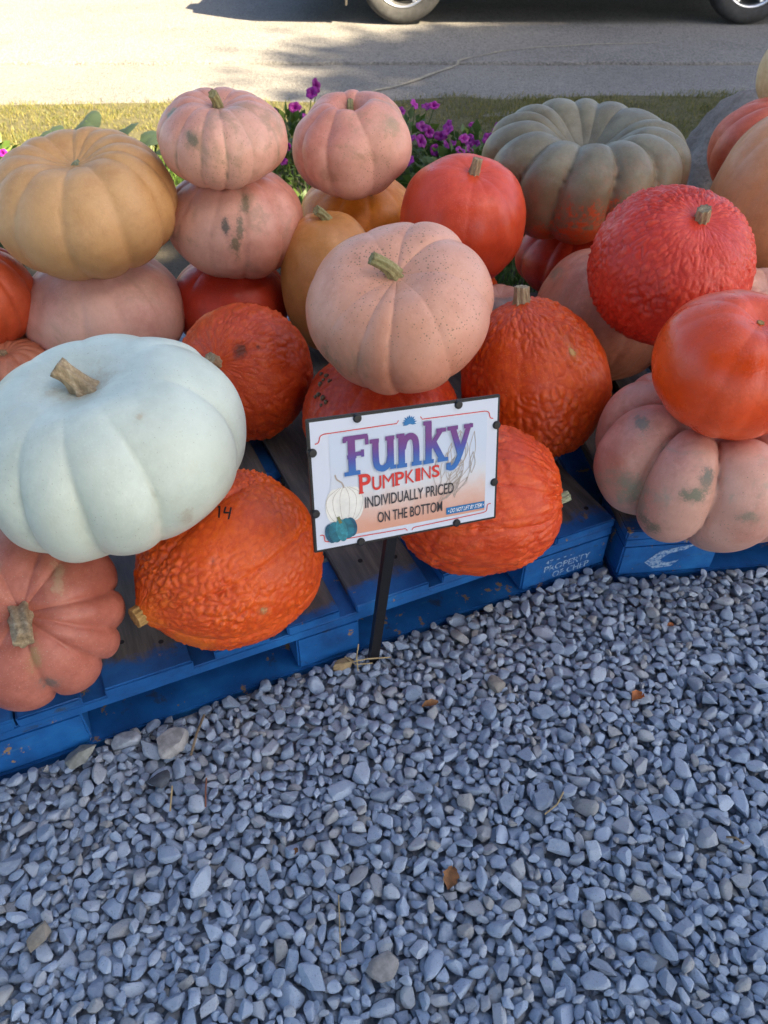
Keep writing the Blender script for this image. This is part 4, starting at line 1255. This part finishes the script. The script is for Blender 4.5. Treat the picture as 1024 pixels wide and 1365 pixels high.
tyre_prof = [(.212, -.085), (.235, -.098), (.275, -.104), (.305, -.098), (.320, -.082), (.325, -.05), (.325, .05), (.320, .082), (.305, .098), (.275, .104), (.235, .098), (.212, .085)]
rim_prof = [(.215, -.085), (.222, -.092), (.214, -.094), (.203, -.080), (.196, -.04), (.195, .08)]
def wheel(x, y, face):
    t = obj('wheel', lathe('wheel', tyre_prof, 64), M_TYRE, car, (x, y, RW))
    smooth(t.data)
    rm = lathe('rim', rim_prof, 64); smooth(rm)
    r = obj('rim', rm, M_RIM, t)
    sp = []
    for k in range(5):
        for e in (-.17, .17):
            a = 2 * PI * k / 5 + .3
            p0 = Vector((.05 * math.cos(a + e * .6), -.062, .05 * math.sin(a + e * .6))); p1 = Vector((.20 * math.cos(a + e), -.078, .20 * math.sin(a + e)))
            dd = (p1 - p0).normalized(); nn = dd.cross(Vector((0, 1, 0))).normalized()
            q = []
            for p, w in ((p0, .018), (p1, .014)):
                q += [p - nn * w + Vector((0, .02, 0)), p - nn * w * .7, p + nn * w * .7, p + nn * w + Vector((0, .02, 0))]
            sp.append(mesh_from('s', q, [(0, 1, 5, 4), (1, 2, 6, 5), (2, 3, 7, 6)]))
    obj('spokes', merge('spokes', sp), M_RIM, t)
    hub = lathe('hub', [(0, -.072), (.030, -.070), (.055, -.062), (.062, -.03)], 32); smooth(hub)
    obj('hub', hub, M_RIM, t)
    disc = lathe('brake_disc', [(0, -.01), (.14, -.01), (.14, .01), (0, .01)], 40)
    obj('brake_disc', disc, plain('brake_iron', (.10, .09, .085), .5, .7), t)
    if face > 0: t.rotation_euler = (0, 0, PI)
for x in (-WB / 2, WB / 2):
    for s in (-1, 1): wheel(x, s * .765, s)

# ------------------------------------------------------------------ boulder
def boulder():
    bm = bmesh.new(); bmesh.ops.create_icosphere(bm, subdivisions=5, radius=1)
    rr = random.Random(3)
    pl = [(Vector((rr.gauss(0, 1), rr.gauss(0, 1), rr.gauss(0, .8))).normalized(), rr.uniform(.62, .85)) for _ in range(9)]
    V = np.array([v.co for v in bm.verts])
    for n, d in pl:
        e = np.maximum(V @ np.array(n) - d, 0)
        V -= np.outer(e * .85, np.array(n))
    V *= (1 + .09 * vnoise(V, 2.1, 4) + .05 * vnoise(V, 5, 5) + .022 * vnoise(V, 13, 6) + .010 * vnoise(V, 30, 7))[:, None]
    V *= [.29, .24, .37]
    V[:, 0] += .25 * V[:, 2]
    for v, p in zip(bm.verts, V): v.co = p
    me = bpy.data.meshes.new('boulder'); bm.to_mesh(me); bm.free(); smooth(me)
    return me
m = NT('boulder_stone')
n1 = m.noise(7, 6, .65); n2 = m.voronoi(120, out='Color')
c = m.ramp(n1, [(.3, (.22, .18, .16)), (.5, (.33, .28, .25)), (.72, (.43, .37, .33))])
c = m.mix(m.math('MULTIPLY', m.sep(n2)[0], .3), c, (.10, .08, .075))
m.P(Base_Color=c, Roughness=.85); m.bump(m.noise(40, 6, .75), 1.0, .02)
bo = obj('boulder', boulder(), m.m, None, (1.39, 3.05, .115))
tag(bo, 'grey brown boulder on the grass behind the salmon red pumpkin', 'boulder')

# ------------------------------------------------------------------ plants of the bed
def leaf_mat(name, lo, hi, rough=.5):
    m = NT(name)
    c = m.mix(m.math('FRACT', m.math('ADD', m.attr('tone'), m.rnd())), lo, hi)
    m.P(Base_Color=c, Roughness=rough)
    m.b.inputs['Subsurface Weight'].default_value = 0
    tr = m.n.new('ShaderNodeBsdfTranslucent'); m.link(c, tr.inputs[0])
    mx = m.n.new('ShaderNodeMixShader'); mx.inputs[0].default_value = .25
    m.link(m.b.outputs[0], mx.inputs[1]); m.link(tr.outputs[0], mx.inputs[2]); m.link(mx.outputs[0], m.out.inputs[0])
    return m.m
M_GRASS = leaf_mat('grass_blade', (.06, .085, .015), (.23, .195, .05), .6)
M_PLEAF = leaf_mat('petunia_leaf', (.035, .085, .015), (.11, .17, .03))
M_DLEAF = leaf_mat('dark_round_leaf', (.016, .032, .018), (.035, .055, .028), .6)
M_PETAL = leaf_mat('petal_magenta', (.20, .006, .17), (.36, .014, .30), .5)
M_TLEAF = leaf_mat('tree_leaf', (.04, .08, .015), (.10, .13, .03))
M_BARK = plain('bark', (.10, .075, .055), .9, var=.4, scale=14)

def blades(name, n, region, hgt, wid, mat, density=None, seed=0):
    rr = np.random.default_rng(seed)
    x = rr.uniform(region[0], region[1], n); y = rr.uniform(region[2], region[3], n)
    if density is not None:
        keep = rr.uniform(0, 1, n) < density(x, y); x, y = x[keep], y[keep]
    n = len(x)
    h = hgt * rr.uniform(.45, 1.3, n); a = rr.uniform(0, 2 * PI, n); lean = rr.uniform(.1, .9, n) * h
    la = rr.uniform(0, 2 * PI, n)
    w = wid * rr.uniform(.6, 1.3, n)
    dx, dy = np.cos(a) * w / 2, np.sin(a) * w / 2
    z = np.zeros(n) - .012
    lx, ly = np.cos(la) * lean, np.sin(la) * lean
    V = np.stack([np.stack([x - dx, y - dy, z], 1), np.stack([x + dx, y + dy, z], 1),
                  np.stack([x + dx * .7 + lx * .35, y + dy * .7 + ly * .35, h * .6], 1), np.stack([x - dx * .7 + lx * .35, y - dy * .7 + ly * .35, h * .6], 1),
                  np.stack([x + lx, y + ly, h], 1)], 1).reshape(-1, 3)
    b = np.arange(n) * 5
    F = np.concatenate([np.stack([b, b + 1, b + 2], 1), np.stack([b, b + 2, b + 3], 1), np.stack([b + 3, b + 2, b + 4], 1)])
    me = mesh_np(name, V, F)
    attr(me, 'tone', np.repeat(rr.uniform(0, 1, n), 5)[:len(me.vertices)])
    return me
def dens(x, y):
    q = np.stack([x, y, x * 0], 1)
    return np.clip(.7 + .7 * vnoise(q, 2.2, 8) + .4 * vnoise(q, 7, 9), 0.03, 1) * np.clip((4.80 + .055 * x + .06 * vnoise(q, 5, 4) - y) * 6, 0, 1)
gr = obj('grass', blades('grass', 170000, (-3.8, 4.2, 3.6, 5.0), .026, .0035, M_GRASS, dens, 2), M_GRASS)
tag(gr, 'short patchy grass on the verge between flower bed and road', 'grass', kind='stuff')
gr2 = obj('grass', blades('grass', 40000, (-2.6, 3.0, 2.35, 3.7), .08, .006, M_GRASS, lambda x, y: np.clip(.35 + .8 * vnoise(np.stack([x, y, x * 0], 1), 2.0, 18), 0, 1), 3), M_PLEAF)
tag(gr2, 'longer green weeds growing in the flower bed behind the pallets', 'grass', kind='stuff')

def leaf_patch(pts, size, seed, elong=1.5):
    """a cloud of small folded leaves at given points"""
    rr = np.random.default_rng(seed)
    n = len(pts); P = np.array(pts)
    d = rr.normal(0, 1, (n, 3)); d[:, 2] = np.abs(d[:, 2]) * .5; d /= np.linalg.norm(d, axis=1)[:, None]
    s = np.cross(d, rr.normal(0, 1, (n, 3))); s /= np.linalg.norm(s, axis=1)[:, None]
    L = size * rr.uniform(.6, 1.3, n)[:, None]; w = L / elong * .5
    up = np.cross(s, d)
    V = np.stack([P, P + d * L * .5 + s * w + up * w * .25, P + d * L, P + d * L * .5 - s * w + up * w * .25], 1).reshape(-1, 3)
    b = np.arange(n) * 4
    return V, np.concatenate([np.stack([b, b + 1, b + 2], 1), np.stack([b, b + 2, b + 3], 1)]), np.repeat(rr.uniform(0, 1, n), 4)

def flower_mesh(seed):
    rr = random.Random(seed)
    V, Fc = [], []
    n = 30
    rings = [(0, -.030), (.006, -.012), (.014, -.002), (.024, .002), (.031, -.002)]
    for r, z in rings:
        for k in range(n):
            a = 2 * PI * k / n
            lob = 1 + (.13 * abs(math.cos(2.5 * a)) - .08) * (r / .031)
            V.append((r * lob * math.cos(a), r * lob * math.sin(a), z + .004 * math.sin(5 * a + seed) * (r / .031) + rr.uniform(-.0008, .0008)))
    for i in range(len(rings) - 1):
        for k in range(n):
            k2 = (k + 1) % n
            Fc.append((i * n + k, i * n + k2, (i + 1) * n + k2, (i + 1) * n + k))
    me = mesh_from('flower', V, Fc); smooth(me); me.materials.append(M_PETAL)
    return me
FLOWERS = [flower_mesh(i) for i in range(5)]
def petunia(label, x, y, rx, ry, h, nleaf, spots, seed):
    t = thing('petunia_plant', label, 'flowers', (x, y, -.01), 0, 'purple petunias in the bed')
    rr = np.random.default_rng(seed)
    q = rr.normal(0, 1, (nleaf, 3)); q /= np.linalg.norm(q, axis=1)[:, None]
    q *= rr.uniform(.5, 1, (nleaf, 1)) ** .5
    P = np.stack([q[:, 0] * rx, q[:, 1] * ry, np.abs(q[:, 2]) * h], 1)
    V, F, tn = leaf_patch(P, .05, seed)
    me = mesh_np('foliage', V, F); attr(me, 'tone', tn[:len(me.vertices)])
    obj('foliage', me, M_PLEAF, t)
    r2 = random.Random(seed)
    for i, (fx, fy, fz) in enumerate(spots):
        stem = tube_mesh('flower_stem', [(fx * .6, fy * .6, max(.02, fz * .5)), (fx * .9, fy * .9, fz * .85), (fx, fy, fz)], .002, 5)
        obj('flower_stem', stem, M_PLEAF, t)
        f = obj('flower', FLOWERS[(i + seed) % 5], None, t, (fx, fy - .008, fz + .012))
        dirv = Vector((r2.uniform(-.7, .7), r2.uniform(-1.0, -.1), r2.uniform(.35, 1)))
        f.rotation_euler = dirv.to_track_quat('Z', 'Y').to_euler()
        f.scale = (r2.uniform(.6, .95), r2.uniform(.5, .9), .8)
def spots(n, rx, ry, h0, h1, seed):
    r2 = random.Random(seed); return [(r2.uniform(-rx, rx), r2.uniform(-ry, ry), r2.uniform(h0, h1)) for _ in range(n)]
petunia('magenta petunias behind the tan brown pumpkin at the left picture edge', -1.66, 3.25, .22, .2, .24, 260, spots(7, .25, .15, .20, .30, 1), 31)
petunia('magenta petunias with bright green leaves between the two pink topped stacks', -.40, 3.52, .17, .2, .24, 420, [(-.06, -.05, .25), (.03, 0, .26), (.08, -.05, .23), (.10, .02, .31), (.12, .05, .33), (0, -.12, .14), (.14, -.1, .20), (-.02, -.16, .1)], 32)
petunia('sprig of magenta petunias just behind the pale rose pumpkin', .10, 3.55, .14, .15, .22, 240, [(-.03, 0, .24), (.03, .02, .26), (.08, .03, .25), (.11, 0, .26), (.06, -.08, .2)], 33)
petunia('broad drift of magenta petunias above the smooth red orange pumpkin', .33, 3.14, .24, .18, .20, 520, spots(30, .27, .18, .11, .25, 2), 34)
petunia('magenta petunias just beside the grey brown pumpkin', .54, 3.16, .15, .16, .22, 320, spots(16, .15, .14, .12, .25, 5), 35)
petunia('petunia clump with many dark blooms low behind the smooth red orange pumpkin', .40, 2.85, .26, .16, .19, 520, spots(14, .25, .13, .10, .22, 8), 37)
petunia('petunias at the verge edge behind the broad drift', .38, 3.50, .22, .12, .17, 380, spots(14, .24, .10, .10, .22, 9), 38)
petunia('low petunias in the gap under the rose pumpkin stacks', -.30, 2.72, .16, .14, .16, 320, [(-.05, 0, .13), (.05, -.05, .1)], 36)

def round_leaf(seed, r):
    rr = random.Random(seed)
    V = [(0, 0, 0)]; Fc = []
    n = 18
    for ring, k in ((1, .5), (2, 1.0)):
        for i in range(n):
            a = 2 * PI * i / n
            rad = r * k * (1 + .06 * math.sin(3 * a + seed) + .03 * math.sin(7 * a)) * (1 - .25 * max(0, math.cos(a)) ** 6)
            V.append((rad * math.cos(a), rad * math.sin(a) * .85, -.35 * r * k * k + .25 * r * abs(math.sin(a)) * k + rr.uniform(-.002, .002)))
    for i in range(n):
        j = (i + 1) % n
        Fc.append((0, 1 + i, 1 + j)); Fc.append((1 + i, 1 + n + i, 1 + n + j, 1 + j))
    me = mesh_from('leaf', V, Fc); smooth(me); me.materials.append(M_DLEAF); return me
RL = [round_leaf(i, .070) for i in range(4)]
def round_plant(label, x, y, leaves, seed):
    t = thing('leafy_plant', label, 'plant', (x, y, -.01), 0, 'dark leafy plants in the bed')
    r2 = random.Random(seed)
    for i, (lx, ly, lz, sc) in enumerate(leaves):
        obj('stalk', tube_mesh('stalk', [(lx * .2, ly * .2, 0), (lx * .7, ly * .7, lz * .7), (lx, ly, lz)], .004, 6), M_PLEAF, t)
        o = obj('leaf', RL[(i + seed) % 4], None, t, (lx, ly, lz))
        o.rotation_euler = (r2.uniform(.25, .9), r2.uniform(-.35, .35), r2.uniform(0, 6)); o.rotation_euler = Vector((r2.uniform(-.5, .5), r2.uniform(-.45, .1), 1)).to_track_quat('Z', 'Y').to_euler()
        o.scale = (sc,) * 3
round_plant('dark round leaved plant peeping over the tan brown pumpkin', -1.19, 3.18, [(-.09, 0, .27, .9), (.05, .02, .30, 1.0), (-.02, -.08, .27, .9), (.12, -.02, .2, .8), (-.1, -.05, .17, .8)], 1)
round_plant('dark round leaved plant between the tan brown and the veined pink pumpkin', -.93, 3.12, [(-.05, .02, .29, .9), (.07, 0, .27, 1.0), (.13, -.04, .24, 1.0), (.05, -.1, .13, .9), (.16, -.12, .08, 1.0), (-.1, -.06, .12, .8)], 2)

# ------------------------------------------------------------------ trees outside the picture that shade the pile, and two added to cut sky light
def tree(label, shade, r, zc, nleaf, seed, size=.2, flat=.75, at=None):
    """crown placed so that its shade falls round the ground point shade"""
    c = Vector((shade[0], shade[1], 0)) + TO_SUN * (zc / TO_SUN.z)
    if at: c = Vector((at[0], at[1], 0))
    t = thing('shade_tree', label, 'tree', (c.x, c.y, -.04))
    rr = np.random.default_rng(seed)
    trunk = tube_mesh('trunk', [(0, 0, 0), (.05, .02, 1.2), (-.05, .05, 2.6), (.02, 0, zc)], [.28, .21, .17, .06], 12)
    smooth(trunk); obj('trunk', trunk, M_BARK, t)
    for k in range(7):
        a = k * 2.4; e = rr.uniform(.5, .85)
        p1 = (math.cos(a) * r * e, math.sin(a) * r * e, zc + rr.uniform(-.3, .5) * r * flat)
        obj('limb', tube_mesh('limb', [(0, 0, zc * .5 + .1 * k), (p1[0] * .4, p1[1] * .4, zc * .62 + .1 * k), p1], [.10, .06, .02], 8), M_BARK, t)
    nc = 90
    cc = rr.normal(0, 1, (nc, 3)); cc /= np.linalg.norm(cc, axis=1)[:, None]
    cc *= (rr.uniform(0.05, 1, (nc, 1)) ** .45)
    k = rr.integers(0, nc, nleaf)
    P = cc[k] * r * .86 + rr.normal(0, 1, (nleaf, 3)) * r * .12
    P[:, 2] = P[:, 2] * flat + zc
    V, F, tn = leaf_patch(P, size, seed, 1.3)
    me = mesh_np('crown', V, F); attr(me, 'tone', tn[:len(me.vertices)])
    obj('crown', me, M_TLEAF, t)
tree('broad shade tree outside the picture behind the viewer', (1.5, .1), 3.5, 6.0, 28000, 1)
tree('small shade tree outside the picture to the right of the pile', (1.95, 4.15), 2.5, 12.0, 17000, 2, .17)
tree('shade tree outside the picture beside the road', (4.2, 6.15), 2.95, 13.0, 16000, 3)

tree('spreading tree outside the picture at the left behind the viewer', (0, 0), 3.0, 4.9, 13000, 4, .22, .8, (-3.4, -2.4))  # added unseen crown: blocks sky behind the viewer, clear of the sun
tree('spreading tree outside the picture straight behind the viewer', (0, 0), 3.3, 5.4, 14000, 5, .22, .8, (.8, -4.6))  # second added crown, deepens the shade on the pumpkin fronts

# ------------------------------------------------------------------ litter on the gravel
M_DRYLEAF = plain('dry_leaf', (.24, .11, .04), .7, var=.4, scale=60)
M_DRYLEAF2 = plain('orange_leaf', (.42, .13, .03), .6, var=.4, scale=60)
M_TWIG = plain('twig_bark', (.16, .12, .08), .9, var=.3, scale=60)
M_STRAW = plain('straw', (.42, .32, .17), .8, var=.2, scale=60)
def litter_leaf(label, x, y, L, W, rz, mat, curl=.3, seed=0):
    rr = random.Random(seed); V, Fc = [], []
    n = 9
    for i in range(n + 1):
        s = i / n; w = W / 2 * math.sin(PI * min(1, s * .96 + .02)) ** .7 * (1 + .15 * math.sin(i * 2.1 + seed))
        for k in (-1, -.5, 0, .5, 1):
            V.append(((s - .5) * L, k * w, curl * W * (k * k) * .7 + curl * L * .25 * math.sin(s * PI + .4) + rr.uniform(-.0006, .0006)))
    for i in range(n):
        for k in range(4): Fc.append((i * 5 + k, i * 5 + k + 1, (i + 1) * 5 + k + 1, (i + 1) * 5 + k))
    me = mesh_from('dry_leaf', V, Fc); smooth(me)
    o = obj('dry_leaf', me, mat, None, (x, y, gravel_top(x, y) + .001), (rr.uniform(-.25, .25), rr.uniform(-.25, .25), rz))
    tag(o, label, 'leaf', 'dry leaves on the gravel')
def twig(label, pts, r, mat=None, cat='twig', name='twig'):
    P = []
    for i, (x, y, dz) in enumerate(pts): P.append((x, y, gravel_top(x, y) * .5 + .004 + dz))
    x0, y0, z0 = P[0]
    o = obj(name, tube_mesh(name, [(p[0] - x0, p[1] - y0, p[2] - z0) for p in P], r, 6), mat or M_TWIG, None, (x0, y0, z0))
    tag(o, label, cat, 'twigs and straws on the gravel')
litter_leaf('curled orange leaf on the gravel some way in front of the second pallet', .432, .772, .026, .020, .6, M_DRYLEAF2, .5, 1)
litter_leaf('narrow brown leaf on the gravel near the foot of the sign', .078, .757, .034, .014, .5, M_DRYLEAF, .4, 2)
litter_leaf('largest brown leaf, lying low in the middle of the gravel', .094, .472, .038, .022, 1.3, M_DRYLEAF, .25, 3)
litter_leaf('small orange leaf scrap close to the second pallet', .536, .936, .014, .010, .2, M_DRYLEAF2, .5, 4)
litter_leaf('tiny rusty leaf scrap in the left gravel', -.128, .509, .012, .008, 1.2, M_DRYLEAF, .5, 5)
twig('thick grey twig leaning on stones by the first pallet', [(-.311, .667, .0), (-.305, .70, .012), (-.298, .732, .016)], .0022)
twig('short straw among stones below the grey twig', [(-.324, .572, .002), (-.327, .609, .010)], .0013, M_STRAW, 'straw', 'straw')
twig('reddish twig standing among stones below the pallet', [(-.271, .578, 0), (-.274, .60, .008), (-.276, .621, .012)], .0013, plain('red_twig', (.20, .08, .05), .9))
twig('long thin dry straw low in the middle gravel', [(-.057, .370, .004), (-.060, .41, .012), (-.063, .446, .010)], .0008, M_STRAW, 'straw', 'straw')
twig('bent straw in the open gravel right of the middle', [(.242, .566, .002), (.262, .578, .010), (.274, .596, .012)], .0012, M_STRAW, 'straw', 'straw')
twig('dark twig near the right edge of the gravel', [(.504, .531, .004), (.515, .528, .008), (.525, .520, .006)], .002)
twig('straw standing beside the foot of the stake', [(-.046, .835, 0), (-.048, .838, .03), (-.044, .84, .065)], .0013, M_STRAW, 'straw', 'straw')
twig('straw lying across the foot of the stake', [(-.075, .842, .008), (-.03, .848, .014), (.012, .853, .012)], .0013, M_STRAW, 'straw', 'straw')
twig('second pale straw crossing at the foot of the stake', [(-.07, .855, .010), (-.05, .838, .012), (-.02, .842, .01)], .0011, M_STRAW, 'straw', 'straw')

def single_stone(label, x, y, a, b, c, rz, col, vi):
    m_ = plain('stone_tone', col, .85, var=.25, scale=70)
    me = STONE[vi].copy(); me.materials.clear()
    V = np.empty(len(me.vertices) * 3, np.float32); me.vertices.foreach_get('co', V); V = V.reshape(-1, 3) * [a, b, c]
    me.vertices.foreach_set('co', V.astype(np.float32).ravel()); me.update()
    o = obj('loose_stone', me, m_, None, (x, y, gravel_top(x, y) + c * .25), (random.uniform(-.15, .15), random.uniform(-.15, .15), rz))
    tag(o, label, 'stone', 'odd stones among the gravel')
single_stone('flat greenish grey stone against the pallet front', -.487, .668, .027, .021, .010, .9, (.24, .25, .23), 1)
single_stone('long pale stone beside the greenish one at the pallet front', -.425, .690, .030, .016, .012, .35, (.30, .33, .38), 2)
single_stone('big pale grey slab of stone near the pallet opening', -.344, .686, .031, .022, .013, .7, (.31, .31, .31), 3)
single_stone('dark slate coloured stone below the pallet', -.350, .621, .021, .016, .010, .2, (.07, .08, .10), 4)
single_stone('brownish stone low at the left of the gravel', -.463, .395, .019, .016, .011, 1.0, (.22, .20, .17), 5)
single_stone('large warm grey stone at the bottom middle', .0, .358, .024, .021, .012, .5, (.24, .235, .23), 6)
single_stone('square grey stone with brown tint near the foot of the sign', .194, .805, .017, .018, .012, .1, (.22, .205, .19), 7)
single_stone('tan nodule of earth at the foot of the stake', -.072, .845, .020, .012, .012, .3, (.33, .24, .13), 8)
wart_cluster('red_wart', (0, 0, 1.12), Vector((-.0785, .855, -.5435)), (1, 0, 0), (0, .53, .85),
             [(-.004, .030, .0045), (.006, .026, .005), (.000, .018, .004), (.012, .016, .0045), (-.006, .010, .005), (-.010, -.010, .005), (-.002, -.016, .0055), (-.016, -.014, .004), (.004, -.024, .0045), (-.005, -.030, .004)])
